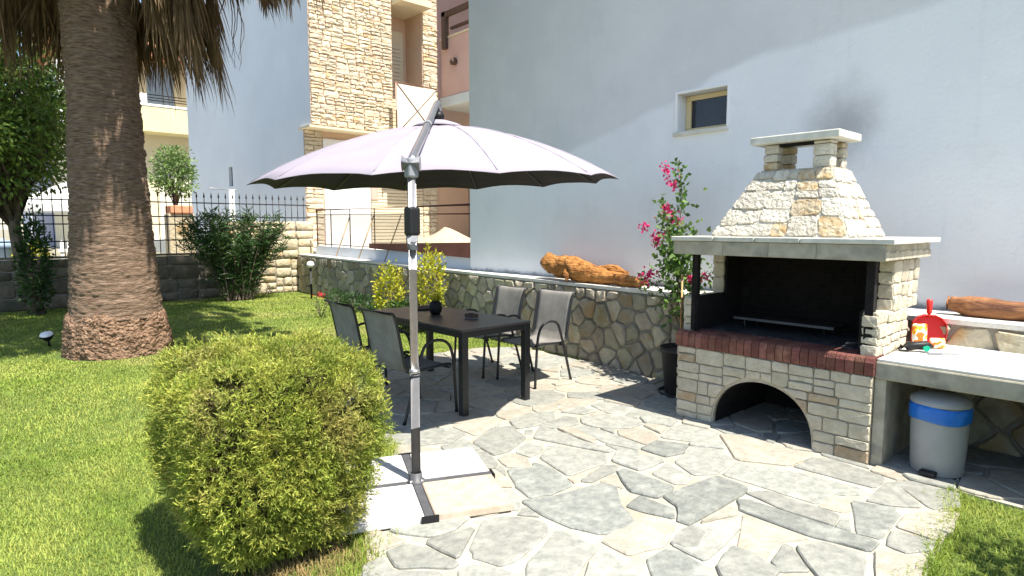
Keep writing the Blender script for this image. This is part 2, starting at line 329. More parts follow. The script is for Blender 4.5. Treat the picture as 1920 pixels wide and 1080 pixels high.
class MB:
    def __init__(s): s.v = []; s.f = []; s.sm = []
    def add(s, vs, fs, smooth=False):
        b = len(s.v); s.v += [tuple(x) for x in vs]
        for f in fs: s.f.append([i + b for i in f]); s.sm.append(smooth)
        return s
    def box(s, x0, x1, y0, y1, z0, z1, c=0.0):
        if c <= 0:
            vs = [(x, y, z) for z in (z0, z1) for y in (y0, y1) for x in (x0, x1)]
            return s.add(vs, [(0, 2, 3, 1), (4, 5, 7, 6), (0, 1, 5, 4), (2, 6, 7, 3), (0, 4, 6, 2), (1, 3, 7, 5)])
        c = min(c, (x1 - x0) * .45, (y1 - y0) * .45, (z1 - z0) * .45)
        bm = bmesh.new(); bmesh.ops.create_cube(bm, size=1)
        for v in bm.verts:
            v.co = ((x0 + x1) / 2 + v.co.x * (x1 - x0), (y0 + y1) / 2 + v.co.y * (y1 - y0), (z0 + z1) / 2 + v.co.z * (z1 - z0))
        bmesh.ops.bevel(bm, geom=list(bm.edges), offset=c, segments=2, affect='EDGES', profile=0.5)
        bm.verts.index_update()
        s.add([v.co[:] for v in bm.verts], [[v.index for v in f.verts] for f in bm.faces]); bm.free()
        return s
    def tube(s, pts, r, n=8, cap=True, smooth=True):
        pts = [Vector(p) for p in pts]; k = len(pts)
        rs = r if isinstance(r, (list, tuple)) else [r] * k
        vs, fs = [], []
        u = None
        for i, p in enumerate(pts):
            d = (pts[min(i + 1, k - 1)] - pts[max(i - 1, 0)])
            if d.length < 1e-9: d = Vector((0, 0, 1))
            d.normalize()
            if u is None: u, v = frame_axes(d)
            else:
                u = (u - d * u.dot(d))
                if u.length < 1e-6: u, _ = frame_axes(d)
                u.normalize(); v = d.cross(u)
            for j in range(n):
                a = 2 * math.pi * j / n
                vs.append(p + u * math.cos(a) * rs[i] + v * math.sin(a) * rs[i])
        for i in range(k - 1):
            for j in range(n):
                j2 = (j + 1) % n
                fs.append((i * n + j, i * n + j2, (i + 1) * n + j2, (i + 1) * n + j))
        b = len(s.v); s.add(vs, fs, smooth)
        if cap:
            s.f.append([b + j for j in range(n)][::-1]); s.sm.append(False)
            s.f.append([b + (k - 1) * n + j for j in range(n)]); s.sm.append(False)
        return s
    def lathe(s, prof, c=(0, 0, 0), n=24, smooth=True):
        vs, fs = [], []
        for r, z in prof:
            for j in range(n):
                a = 2 * math.pi * j / n
                vs.append((c[0] + r * math.cos(a), c[1] + r * math.sin(a), c[2] + z))
        for i in range(len(prof) - 1):
            for j in range(n):
                j2 = (j + 1) % n
                fs.append((i * n + j, i * n + j2, (i + 1) * n + j2, (i + 1) * n + j))
        return s.add(vs, fs, smooth)
    def prism(s, poly, axis, a0, a1):
        # poly in the plane of the other two axes, extruded along axis
        n = len(poly); vs = []
        for a in (a0, a1):
            for p in poly:
                if axis == 'x': vs.append((a, p[0], p[1]))
                elif axis == 'y': vs.append((p[0], a, p[1]))
                else: vs.append((p[0], p[1], a))
        fs = [tuple(range(n))[::-1], tuple(range(n, 2 * n))] + [(i, (i + 1) % n, n + (i + 1) % n, n + i) for i in range(n)]
        return s.add(vs, fs)
    def build(s, name, m, parent=None, local=False, label=None, cat=None, group=None, kind=None, pivot=None, recalc=True):
        V = np.array(s.v, float)
        lo, hi = V.min(0), V.max(0)
        me = bpy.data.meshes.new(name)
        if local:
            off = np.array(pivot if pivot is not None else (0, 0, 0), float)
        else:
            off = np.array([(lo[0] + hi[0]) / 2, (lo[1] + hi[1]) / 2, lo[2]])
        me.from_pydata((V - off).tolist(), [], s.f)
        me.polygons.foreach_set('use_smooth', s.sm)
        if recalc:
            bm = bmesh.new(); bm.from_mesh(me); bmesh.ops.recalc_face_normals(bm, faces=bm.faces); bm.to_mesh(me); bm.free()
        me.materials.append(M[m] if isinstance(m, str) else m)
        o = bpy.data.objects.new(name, me); link(o)
        if parent is not None:
            o.parent = parent
            po = ORIG.get(parent.name, Vector((0, 0, 0)))
            o.location = Vector(off) - (Vector((0, 0, 0)) if local else po)
        else:
            o.location = off
        ORIG[o.name] = Vector(off) if not (local and parent is not None) else Vector(off)
        return tag(o, label, cat, group, kind)

def dup(root, loc, rz, label=None, group=None):
    r = root.copy(); link(r); r.location = loc; r.rotation_euler = (0, 0, rz)
    if label: r['label'] = label
    if group: r['group'] = group
    for ch in list(root.children):
        c = ch.copy(); link(c); c.parent = r
        for g in ch.children:
            d = g.copy(); link(d); d.parent = c
    return r

def np_mesh(name, V, F, m, parent=None, tint=None, kind=None, label=None, cat=None, loc=None, smooth=False):
    """V (n,3) world, F list of (k,) int arrays with equal width (m,3)"""
    V = np.asarray(V, np.float32); F = np.asarray(F, np.int32)
    if parent is not None: base = np.array(ORIG[parent.name])
    else: base = np.array(loc if loc is not None else [V[:, 0].mean(), V[:, 1].mean(), V[:, 2].min()])
    me = bpy.data.meshes.new(name)
    me.vertices.add(len(V)); me.vertices.foreach_set('co', (V - base).astype(np.float32).ravel())
    k = F.shape[1]
    me.loops.add(F.size); me.loops.foreach_set('vertex_index', F.ravel())
    me.polygons.add(len(F)); me.polygons.foreach_set('loop_start', np.arange(0, F.size, k, dtype=np.int32))
    me.update(calc_edges=True)
    if smooth: me.polygons.foreach_set('use_smooth', np.ones(len(F), bool))
    if tint is not None:
        a = me.attributes.new('tint', 'FLOAT', 'FACE'); a.data.foreach_set('value', np.asarray(tint, np.float32))
    me.materials.append(M[m] if isinstance(m, str) else m)
    o = bpy.data.objects.new(name, me); link(o)
    if parent is not None: o.parent = parent
    else: o.location = base
    ORIG[o.name] = Vector(base)
    return tag(o, label, cat, None, kind)

def unit(a): return a / np.maximum(np.linalg.norm(a, axis=1, keepdims=True), 1e-9)

def leaves(P, D, Lr, Wr, fold=0.25, tintr=None):
    """rhombic leaves: returns V,F,tint"""
    n = len(P); D = unit(D)
    R = unit(nrng.normal(size=(n, 3))); S = unit(np.cross(D, R)); Nn = np.cross(S, D)
    L = nrng.uniform(*Lr, n)[:, None]; W = nrng.uniform(*Wr, n)[:, None] / 2
    V = np.stack([P, P + D * L * .45 + S * W + Nn * W * fold, P + D * L, P + D * L * .45 - S * W + Nn * W * fold], 1).reshape(-1, 3)
    b = np.arange(n)[:, None] * 4
    F = np.concatenate([b + [0, 1, 2], b + [0, 2, 3]], 1).reshape(-1, 3)
    t = nrng.uniform(0, 1, n) if tintr is None else tintr
    return V, F, np.repeat(t, 2)

# polygons ------------------------------------------------------------
def clip(poly, nx, ny, c):
    """keep side nx*x+ny*y<=c"""
    out = []
    n = len(poly)
    for i in range(n):
        a, b = poly[i], poly[(i + 1) % n]
        da, db = nx * a[0] + ny * a[1] - c, nx * b[0] + ny * b[1] - c
        if da <= 0: out.append(a)
        if (da < 0) != (db < 0) and abs(da - db) > 1e-12:
            t = da / (da - db); out.append((a[0] + t * (b[0] - a[0]), a[1] + t * (b[1] - a[1])))
    return out
def area(p): return 0.5 * sum(p[i][0] * p[(i + 1) % len(p)][1] - p[(i + 1) % len(p)][0] * p[i][1] for i in range(len(p)))
def ccw(p): return p if area(p) > 0 else p[::-1]
def centroid(p): return (sum(a[0] for a in p) / len(p), sum(a[1] for a in p) / len(p))
def inset(poly, d):
    poly = ccw(poly); out = list(poly)
    for i in range(len(poly)):
        a, b = poly[i], poly[(i + 1) % len(poly)]
        ex, ey = b[0] - a[0], b[1] - a[1]; l = math.hypot(ex, ey)
        if l < 1e-6: continue
        nx, ny = ey / l, -ex / l
        out = clip(out, nx, ny, nx * a[0] + ny * a[1] - d)
        if len(out) < 3: return []
    return out
def inside(p, poly):
    r = False
    for i in range(len(poly)):
        a, b = poly[i], poly[i - 1]
        if (a[1] > p[1]) != (b[1] > p[1]) and p[0] < (b[0] - a[0]) * (p[1] - a[1]) / (b[1] - a[1]) + a[0]: r = not r
    return r
def voronoi(seeds, bound, sx=1.0):
    cells = []
    for i, s in enumerate(seeds):
        c = list(bound)
        near = sorted(range(len(seeds)), key=lambda j: (seeds[j][0] - s[0]) ** 2 + ((seeds[j][1] - s[1])) ** 2)[1:26]
        for j in near:
            t = seeds[j]; nx, ny = t[0] - s[0], t[1] - s[1]
            c = clip(c, nx, ny, nx * (s[0] + t[0]) / 2 + ny * (s[1] + t[1]) / 2)
            if len(c) < 3: break
        if len(c) >= 3: cells.append(c)
    return cells
def soften(poly, cut=0.22, jit=0.0, r=rng):
    out = []
    n = len(poly)
    for i in range(n):
        a, b = poly[i], poly[(i + 1) % n]
        l = math.hypot(b[0] - a[0], b[1] - a[1])
        if l < 1e-4: continue
        k = min(cut, 0.03 / l if l > 0.12 else cut)
        for t in (k, 0.5, 1 - k) if l > 0.09 else (k, 1 - k):
            out.append((a[0] + t * (b[0] - a[0]) + r.uniform(-jit, jit), a[1] + t * (b[1] - a[1]) + r.uniform(-jit, jit)))
    return out
def guillotine(x0, y0, x1, y1, mw, mh, r, out=None, minw=None):
    if out is None: out = []
    w, h = x1 - x0, y1 - y0
    if w > mw * r.uniform(.8, 1.25) and w / mw >= h / mh * r.uniform(.6, 1.5):
        t = x0 + w * r.uniform(.36, .64); guillotine(x0, y0, t, y1, mw, mh, r, out); guillotine(t, y0, x1, y1, mw, mh, r, out)
    elif h > mh * r.uniform(.8, 1.25):
        t = y0 + h * r.uniform(.38, .62); guillotine(x0, y0, x1, t, mw, mh, r, out); guillotine(x0, t, x1, y1, mw, mh, r, out)
    else: out.append([(x0, y0), (x1, y0), (x1, y1), (x0, y1)])
    return out
def stone(parent, poly, O, U, V, Nn, depth, chamfer, m, name='stone', bulge=0.006, back=0.01, r=rng, jit=0.003, warp=None, smooth=True):
    """one proud stone: poly in (a,b) -> O+a*U+b*V, proud along Nn"""
    O, U, V, Nn = Vector(O), Vector(U), Vector(V), Vector(Nn)
    poly = ccw(poly); n = len(poly)
    if n < 3: return None
    cx, cy = centroid(poly)
    def P(a, b, h):
        if warp: a, b = warp(a, b)
        return O + U * a + V * b + Nn * h
    vs = []
    inn = []
    for (a, b) in poly:
        dx, dy = cx - a, cy - b; l = math.hypot(dx, dy) or 1
        k = min(chamfer, l * .4)
        inn.append((a + dx / l * k, b + dy / l * k))
    for (a, b) in poly: vs.append(P(a, b, -back))
    for (a, b) in poly: vs.append(P(a, b, depth * .55 + r.uniform(-jit, jit)))
    for (a, b) in inn: vs.append(P(a, b, depth + r.uniform(-jit, jit)))
    vs.append(P(cx, cy, depth + bulge))
    fs = []
    for i in range(n):
        j = (i + 1) % n
        fs += [(i, j, n + j, n + i), (n + i, n + j, 2 * n + j, 2 * n + i), (2 * n + i, 2 * n + j, 3 * n)]
    mb = MB(); mb.add(vs, fs, smooth)
    return mb.build(name, m, parent, recalc=True)

# ================================================================== THE SETTING
mb = MB(); mb.add([(-400, -400, -0.03), (400, -400, -0.03), (400, 400, -0.03), (-400, 400, -0.03)], [(0, 1, 2, 3)])
mb.build('ground', 'ground', kind='structure')

# patio outline (world XY)
PATIO = [ground_at(690, 1062), ground_at(684, 1010), ground_at(716, 905), ground_at(742, 838), (-3.95, 2.06), (-4.6, 1.98), (-5.5, 2.1), (-5.95, 2.7),
         (-6.06, 3.6), (-6.1, 4.4), (-5.95, 4.95), (-5.6, 5.3), (-4.9, 5.3), (-1.0, 5.3), (2.2, 5.3), (2.2, 4.26), (-0.82, 4.24),
         ground_at(1785, 985), ground_at(1738, 1082), (-0.62, 2.4), (-0.7, 1.4), (-1.6, 0.7), (-2.2, 0.95)]
# lawn sheet
mb = MB(); mb.add([(-14.3, -9, 0), (3.5, -9, 0), (3.5, 6.2, 0), (-14.3, 6.2, 0)], [(0, 1, 2, 3)])
lawn = mb.build('lawn', 'soil', kind='structure')
# terrace behind the retaining wall and the yard beyond the boundary wall
mb = MB(); mb.prism([(-7.1, 5.93), (-14.62, 6.43), (-60, 6.43), (-60, 60), (-7.1, 60)], 'z', -0.02, 0.96)
mb.build('terrace_paving', 'ledge', kind='structure')
mb = MB(); mb.box(-60, -14.62, -40, 6.42, -0.02, 0.45)
mb.build('yard_ground', 'ground', kind='structure')

# patio bed
mb = MB(); mb.prism(PATIO, 'z', -0.02, 0.014)
patio = mb.build('patio', 'mortar', kind='structure')

def z2(l): return [(660 + x / 3.0, 740 + y / 3.0) for x, y in l]
def z3(l): return [(1200 + x / 2.6667, 780 + y / 2.6667) for x, y in l]
FLAGS = [
 ('g', z2([(680,285),(790,205),(900,195),(980,260),(890,330),(800,355)])),
 ('g', z2([(885,160),(1000,120),(1130,110),(1140,150),(1040,188),(930,205)])),
 ('g', z2([(970,215),(1020,208),(1012,234),(975,234)])),
 ('g', z2([(1060,195),(1200,235),(1320,285),(1470,325),(1430,340),(1200,295),(1020,262)])),
 ('g', z2([(1235,195),(1310,185),(1520,255),(1635,298),(1600,322),(1420,285)])),
 ('g', z2([(1340,70),(1420,50),(1560,80),(1530,110),(1450,120)])),
 ('g', z2([(1535,130),(1590,88),(1680,110),(1615,148)])),
 ('d', z2([(1620,320),(1720,275),(1890,300),(1860,345),(1760,365)])),
 ('g', z2([(920,340),(980,290),(1080,290),(1060,340),(1000,368)])),
 ('g', z2([(1060,375),(1110,302),(1430,348),(1420,400),(1220,475)])),
 ('g', z2([(1290,505),(1400,420),(1500,415),(1480,450),(1350,510)])),
 ('g', z2([(1460,390),(1490,335),(1740,378),(1750,395),(1620,445)])),
 ('d', z2([(875,435),(1010,430),(1020,400),(1120,425),(1245,525),(1130,575),(1000,595),(920,530)])),
 ('d', z2([(960,620),(1150,590),(1410,520),(1490,545),(1510,640),(1580,720),(1560,765),(1400,805),(1240,770),(1090,705)])),
 ('d', z2([(1490,455),(1530,440),(1650,480),(1810,540),(1790,570),(1710,600),(1560,560)])),
 ('d', z2([(1540,645),(1620,590),(1815,665),(1805,715),(1650,685)])),
 ('g', z2([(1690,460),(1770,400),(1910,480),(1840,520)])),
 ('g', z2([(665,880),(740,730),(860,705),(1000,715),(1095,750),(1090,800),(960,930),(840,985),(690,940)])),
 ('g', z2([(980,985),(1160,780),(1360,880),(1370,900),(1270,1020),(1180,1130),(1000,1120)])),
 ('g', z2([(1290,1110),(1340,960),(1420,920),(1560,950),(1640,1100)])),
 ('b', z2([(1410,850),(1440,810),(1590,735),(1640,700),(1820,750),(1760,870),(1560,925)])),
 ('g', z2([(1790,860),(1860,780),(1920,762),(1990,800),(1950,890),(1880,890)])),
 ('g', z2([(610,345),(680,335),(760,345),(825,405),(800,430),(700,430)])),
 ('b', z2([(730,452),(800,442),(860,480),(908,540),(780,538)])),
 ('g', z2([(790,560),(900,550),(950,640),(930,670),(840,660)])),
 ('g', z2([(200,905),(290,870),(430,890),(600,975),(560,1000),(250,1000)])),
 ('g', z2([(600,1010),(700,980),(840,1005),(960,1040),(900,1110),(600,1110)])),
 ('g', z2([(60,1000),(160,940),(230,1020),(500,1030),(480,1150),(60,1150)])),
 ('b', z2([(820,375),(905,345),(990,375),(1005,425),(870,425)])),
 ('b', z2([(1290,35),(1380,40),(1310,75),(1180,100),(1160,90)])),
 ('g', z2([(1170,110),(1280,82),(1380,108),(1300,125)])),
 ('g', z3([(0,20),(60,0),(190,35),(150,65),(20,45)])),
 ('g', z3([(105,120),(160,62),(220,55),(400,95),(260,140)])),
 ('g', z3([(60,305),(130,250),(265,325),(230,355),(170,355)])),
 ('g', z3([(175,245),(260,168),(390,180),(470,240),(380,305),(270,310)])),
 ('g', z3([(420,310),(490,248),(800,300),(1105,378),(1085,412),(960,408),(880,455),(700,398)])),
 ('g', z3([(770,270),(860,225),(960,230),(1225,322),(1170,375),(960,318)])),
 ('g', z3([(1125,440),(1220,355),(1285,352),(1405,475),(1250,465)])),
 ('g', z3([(1270,343),(1350,340),(1590,400),(1600,470),(1455,480)])),
 ('d', z3([(115,420),(380,320),(540,380),(500,420),(250,560),(190,540),(190,470)])),
 ('d', z3([(485,437),(560,442),(1190,652),(1140,695),(850,620),(510,495)])),
 ('g', z3([(530,400),(640,395),(990,510),(960,568),(700,480)])),
 ('b', z3([(890,470),(960,420),(1050,430),(1050,490),(1010,500)])),
 ('d', z3([(1060,440),(1270,472),(1300,515),(1200,630),(1075,600)])),
 ('g', z3([(970,572),(1000,535),(1050,540),(1060,600)])),
 ('b', z3([(1280,570),(1330,510),(1590,500),(1560,590),(1480,640)])),
 ('g', z3([(1230,665),(1255,590),(1475,648),(1460,690),(1330,705)])),
 ('g', z3([(155,660),(290,570),(480,530),(500,580),(330,745)])),
 ('d', z3([(30,740),(120,690),(200,700),(350,790),(340,850),(70,850)])),
 ('g', z3([(380,770),(460,675),(560,710),(700,800),(650,850),(420,850)])),
 ('g', z3([(655,745),(720,662),(765,680),(850,800),(700,800)])),
 ('g', z3([(778,680),(900,652),(1130,720),(1100,850),(900,850)])),
 ('b', z3([(515,505),(850,632),(690,650),(620,745),(490,688)])),
 ('b', z3([(0,522),(150,570),(150,640),(60,685),(0,690)])),
 ('b', z3([(1170,702),(1225,705),(1420,730),(1400,850),(1180,850)])),
 ('b', z3([(400,105),(520,112),(860,215),(740,262),(480,232)])),
]
traced = []
for kind_, pl in FLAGS:
    P = ccw([ground_at(*p) for p in pl]); cc_ = centroid(P); P = [(cc_[0] + (x - cc_[0]) * 1.035, cc_[1] + (y - cc_[1]) * 1.035) for x, y in P]; traced.append((kind_, P))
def flag(P, m):
    r = rng
    Q = soften(P, 0.08, 0.005)
    stone(patio, Q, (0, 0, 0.014), (1, 0, 0), (0, 1, 0), (0, 0, 1), r.uniform(0.007, 0.018), 0.007, m, 'flagstone', bulge=0.0005, back=0.012, jit=0.001, smooth=False)
for k, P in traced: flag(P, {'g': 'flag_grey', 'd': 'flag_dark', 'b': 'flag_beige'}[k])
# the rest of the paving: stones cut to fit the gaps that are left
pr = random.Random(21)
def seg_dist(C, poly):
    """distance from points C (n,2) to polygon outline, and closest points; inside -> 0"""
    best = np.full(len(C), 1e9); cp = np.zeros_like(C)
    for i in range(len(poly)):
        p, q = np.array(poly[i - 1]), np.array(poly[i]); d = q - p; l2 = max((d * d).sum(), 1e-12)
        t = np.clip(((C - p) @ d) / l2, 0, 1); c = p + t[:, None] * d; dd = np.linalg.norm(C - c, axis=1)
        m_ = dd < best; best[m_] = dd[m_]; cp[m_] = c[m_]
    return best, cp
def in_poly(C, poly):
    r = np.zeros(len(C), bool)
    for i in range(len(poly)):
        p, q = poly[i], poly[i - 1]
        if p[1] == q[1]: continue
        r ^= ((p[1] > C[:, 1]) != (q[1] > C[:, 1])) & (C[:, 0] < (q[0] - p[0]) * (C[:, 1] - p[1]) / (q[1] - p[1]) + p[0])
    return r
gx, gy = np.meshgrid(np.arange(-6.1, 1.6, .045), np.arange(.65, 5.12, .045))
CAND = np.stack([gx.ravel(), gy.ravel()], 1) + np.random.default_rng(4).uniform(-.02, .02, (gx.size, 2))
CAND = CAND[in_poly(CAND, PATIO)]
edge_d, _ = seg_dist(CAND, PATIO); CLR = np.minimum(edge_d, .24)
ALL = [P for _, P in traced]
for P in ALL:
    d, _ = seg_dist(CAND, P); d[in_poly(CAND, P)] = -1; CLR = np.minimum(CLR, d)
while len(ALL) < 290:
    i = int(np.argmax(CLR + np.random.default_rng(len(ALL)).uniform(0, .05, len(CLR))))
    if CLR[i] < .035: break
    p = CAND[i]; an = pr.uniform(0, 6.28); kx, ky = pr.uniform(.2, .34), pr.uniform(.15, .22)
    c = []
    for k_ in range(7):
        t_ = an + (k_ + pr.uniform(-.25, .25)) * 2 * math.pi / 7; x_, y_ = kx * math.cos(t_ - an), ky * math.sin(t_ - an)
        c.append((p[0] + x_ * math.cos(an) - y_ * math.sin(an), p[1] + x_ * math.sin(an) + y_ * math.cos(an)))
    jt = pr.uniform(.008, .02)
    for P in ALL + [PATIO]:
        d, cp_ = seg_dist(p[None], P); n_ = cp_[0] - p; l_ = np.linalg.norm(n_)
        if l_ > .8 or l_ < 1e-6: continue
        n_ = n_ / l_; c = clip(c, n_[0], n_[1], float(n_ @ cp_[0]) - jt)
        if len(c) < 3: break
    if len(c) < 3 or area(c) < .004: CLR[i] = -1; continue
    c = ccw(c); ALL.append(c)
    d, _ = seg_dist(CAND, c); d[in_poly(CAND, c)] = -1; CLR = np.minimum(CLR, d); CLR[i] = -1
    flag(c, pr.choice(['flag_beige', 'flag_grey', 'flag_grey', 'flag_beige', 'flag_beige']))

# grass -------------------------------------------------------------
def grass_blades(regions, keep, Lr, W):
    Ps = []
    for (x0, x1, y0, y1, dens) in regions:
        n = int((x1 - x0) * (y1 - y0) * dens)
        p = np.stack([nrng.uniform(x0, x1, n), nrng.uniform(y0, y1, n)], 1)
        Ps.append(p)
    P = np.concatenate(Ps); P = P[keep(P)]
    n = len(P)
    az = nrng.uniform(0, 2 * np.pi, n); tilt = nrng.uniform(0.4, 1.35, n)
    pn = np.sin(P[:, 0] * 3.1 + np.sin(P[:, 1] * 2.3)) * np.sin(P[:, 1] * 2.7 + 1.3)
    L = nrng.uniform(Lr[0], Lr[1], n) * (1 + 0.25 * pn)
    d = np.sqrt(P[:, 0] ** 2 + P[:, 1] ** 2)
    W = W * np.clip(d / 4.0, 0.9, 3.2) * nrng.uniform(.7, 1.3, n)
    dirh = np.stack([np.cos(az), np.sin(az), 0 * az], 1)
    up = np.array([0, 0, 1.0])
    d1 = dirh * np.sin(tilt * .6)[:, None] + up * np.cos(tilt * .6)[:, None]
    d2 = dirh * np.sin(tilt * 1.3)[:, None] + up * np.cos(tilt * 1.3)[:, None]
    s = np.stack([-np.sin(az), np.cos(az), 0 * az], 1) * (W / 2)[:, None]
    b = np.concatenate([P, np.zeros((n, 1))], 1)
    mid = b + d1 * (L * .55)[:, None]; tip = mid + d2 * (L * .45)[:, None]
    V = np.stack([b - s, b + s, mid + s * .8, mid - s * .8, tip], 1).reshape(-1, 3)
    i = np.arange(n)[:, None] * 5
    F = np.concatenate([i + [0, 1, 2], i + [0, 2, 3], i + [3, 2, 4]], 1).reshape(-1, 3)
    t = np.clip(nrng.uniform(0, 1, n) * .75 + .125 + .12 * pn, 0, 1)
    return V, F, np.repeat(t, 3)
def poly_mask(P, poly):
    r = np.zeros(len(P), bool)
    for i in range(len(poly)):
        a, b = poly[i], poly[i - 1]
        c = ((a[1] > P[:, 1]) != (b[1] > P[:, 1]))
        with np.errstate(divide='ignore', invalid='ignore'):
            xx = (b[0] - a[0]) * (P[:, 1] - a[1]) / (b[1] - a[1]) + a[0]
        r ^= c & (P[:, 0] < xx)
    return r
PAT_IN = inset(PATIO, 0.0) or PATIO
palm_xy = np.array([-8.92, 1.41])
bush_xy = np.array([-2.89, 1.04])
def keep_lawn(P):
    jig = P + nrng.normal(scale=0.02, size=P.shape)
    k = ~poly_mask(jig, PATIO)
    k &= np.linalg.norm(P - palm_xy, axis=1) > 0.66
    k &= np.linalg.norm(P - bush_xy, axis=1) > 0.34
    ymax = 5.19 + (-3.5 - P[:, 0]) * 0.075
    k &= P[:, 1] < ymax
    return k
V, F, T = grass_blades([(-5.2, -1.6, -2.0, 2.3, 10500), (-9, -5.2, -3.0, 5.6, 4600), (-14.25, -9, -4.2, 6.0, 2000), (-0.95, 1.6, 1.2, 4.24, 9000)],
                       keep_lawn, (0.016, 0.035), 0.0036)
def edge_points(n):
    out = []
    er = random.Random(77); ed = [(PATIO[i - 1], PATIO[i]) for i in range(len(PATIO))]
    ed = [(p, q) for p, q in ed if not (p[1] > 4.2 and q[1] > 4.2 and max(p[0], q[0]) > -0.9)]
    ln_ = [math.hypot(q[0] - p[0], q[1] - p[1]) for p, q in ed]
    for (p, q), l in zip(ed, ln_):
        for _ in range(int(n * l)):
            t = er.random(); k = er.gauss(0, .035) * (1 + math.sin(t * l * 9) * .6); nx, ny = (q[1] - p[1]) / l, -(q[0] - p[0]) / l
            out.append((p[0] + (q[0] - p[0]) * t + nx * k, p[1] + (q[1] - p[1]) * t + ny * k))
    return np.array(out)
EP = edge_points(1100)
V2, F2, T2 = grass_blades([(-1, 1, -1, 1, len(EP) / 4 + 1)], lambda P: np.ones(len(P), bool), (0.03, 0.07), 0.004)
k_ = min(len(V2) // 5, len(EP)); V2 = V2[:k_ * 5].reshape(-1, 5, 3); F2 = F2[:k_ * 3]; T2 = T2[:k_ * 3]
b2 = (V2[:, 0] + V2[:, 1]) / 2; V2 = V2 - b2[:, None] + np.concatenate([EP[:k_], np.full((k_, 1), .005)], 1)[:, None]
V2 = V2.reshape(-1, 3); F = np.concatenate([F, F2 + len(V)]); V = np.concatenate([V, V2]); T = np.concatenate([T, T2])
np_mesh('lawn_grass', V, F, 'grass', tint=T, kind='stuff', label='short mown bright green grass covering the lawn', cat='grass', loc=(-6, 1, 0))

# dry trimmings and bare earth below the clipped bush
def keep_dry(P):
    c = np.array([-2.62, 1.02]); return np.linalg.norm((P - c) / np.array([.34, .42]), axis=1) < nrng.uniform(.3, 1.0, len(P))
V, F, T = grass_blades([(-3.0, -2.25, 0.55, 1.5, 9000)], keep_dry, (0.02, 0.05), 0.004)
V = V + np.array([0, 0, 0.012])
np_mesh('dry_clippings', V, F, 'drygrass', tint=T, kind='stuff', label='dry brown grass clippings under the clipped bush', cat='clippings', loc=(-2.62, 1.02, 0))

# ------------------------------------------------------------------ retaining wall (rubble)
RW0, RW1 = Vector((2.6, 4.73, 0)), Vector((-14.3, 6.0, 0))
RD = (RW1 - RW0).normalized(); RN = Vector((RD.y, -RD.x, 0)); RN = RN if RN.y < 0 else -RN
def rw_pt(x): t = (x - RW0.x) / RD.x; return RW0 + RD * t
# straight part behind barbecue and counter is parallel to the house
rwall = thing('retaining_wall', 'low rubble stone retaining wall with cement top behind the table', 'stone wall', (-8.0, 5.6, 0))
RY = 5.19
mb = MB()
e = rw_pt(-14.3)
p0 = (-3.4, RY)
outl = [(2.6, RY), p0, (-14.28, 6.0), (-14.28, 6.36), (-7.3, 5.9), (-7.3, 5.695), (2.6, 5.695)]
mb.prism(outl, 'z', 0.0, 0.865)
mb.build('mortar_core', 'rubble_mortar', rwall)
mb = MB(); outl2 = [(2.6, RY - .02), (-3.4, RY - .02), (-14.285, 5.975), (-14.285, 6.36), (-7.3, 5.91), (-7.3, 5.695), (2.6, 5.695)]
mb.prism(outl2, 'z', 0.865, 0.9)
mb.build('cement_top', 'ledge', rwall)
D2 = (Vector((-14.28, 6.0, 0)) - Vector((-3.4, RY, 0))); LW = D2.length; D2.normalize(); N2 = Vector((D2.y, -D2.x, 0)); N2 = N2 if N2.y < 0 else -N2
wr = random.Random(5)
def rubble_strip(O, U, Nn, L, size_at, parent, skip_below=0.0):
    sd = []
    for _ in range(9000):
        p = (wr.uniform(0, L), wr.uniform(0.0, 0.86)); s = size_at(p[0])
        if all(((p[0] - q[0]) * .95) ** 2 + (p[1] - q[1]) ** 2 > s * s for q in sd): sd.append(p)
    cells = voronoi(sd, [(0, 0.0), (L, 0.0), (L, 0.86), (0, 0.86)])
    for c in cells:
        c = inset(c, 0.012)
        if len(c) < 3 or area(c) < 0.004: continue
        Q = soften(c, 0.12, 0.008, wr)
        stone(parent, Q, O, U, (0, 0, 1), Nn, wr.uniform(0.012, 0.04), 0.012, 'rubble', 'stone', bulge=wr.uniform(-.004, 0.014), back=0.02, r=wr, jit=0.006, smooth=False)
rubble_strip(Vector((-3.4, RY, 0)), D2, N2, LW, lambda x: 0.145 + 0.006 * x, rwall)
rubble_strip(Vector((-3.4, RY, 0)), Vector((1, 0, 0)), Vector((0, -1, 0)), 5.0, lambda x: 0.22, rwall)

# ------------------------------------------------------------------ boundary wall (sandstone blocks) and iron fence
BX = -14.3
bwall = thing('boundary_wall', 'low wall of large sandstone blocks under the black iron fence', 'stone wall', (BX, 1.5, 0))
mb = MB(); mb.box(BX - 0.3, BX - 0.02, -6, 6.4, 0, 0.93); mb.box(BX - 0.3, BX - 0.02, 4.35, 6.4, 0.93, 1.66)
mb.build('mortar_core', 'rubble_mortar', bwall)
br = random.Random(9)
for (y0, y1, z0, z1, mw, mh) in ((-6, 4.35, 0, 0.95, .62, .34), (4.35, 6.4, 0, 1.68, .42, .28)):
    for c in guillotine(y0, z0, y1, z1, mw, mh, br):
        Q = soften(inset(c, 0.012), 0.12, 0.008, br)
        stone(bwall, Q, (BX - 0.02, 0, 0), (0, 1, 0), (0, 0, 1), (1, 0, 0), br.uniform(.02, .05), 0.03, 'sandstone' if y0 > 4 else 'sandstone_shaded', 'stone', bulge=.012, back=.02, r=br, jit=.008)
mb = MB(); mb.box(BX - .32, BX + .0, -6, 4.34, .95, .985); mb.build('coping', 'sandstone_shaded', bwall)

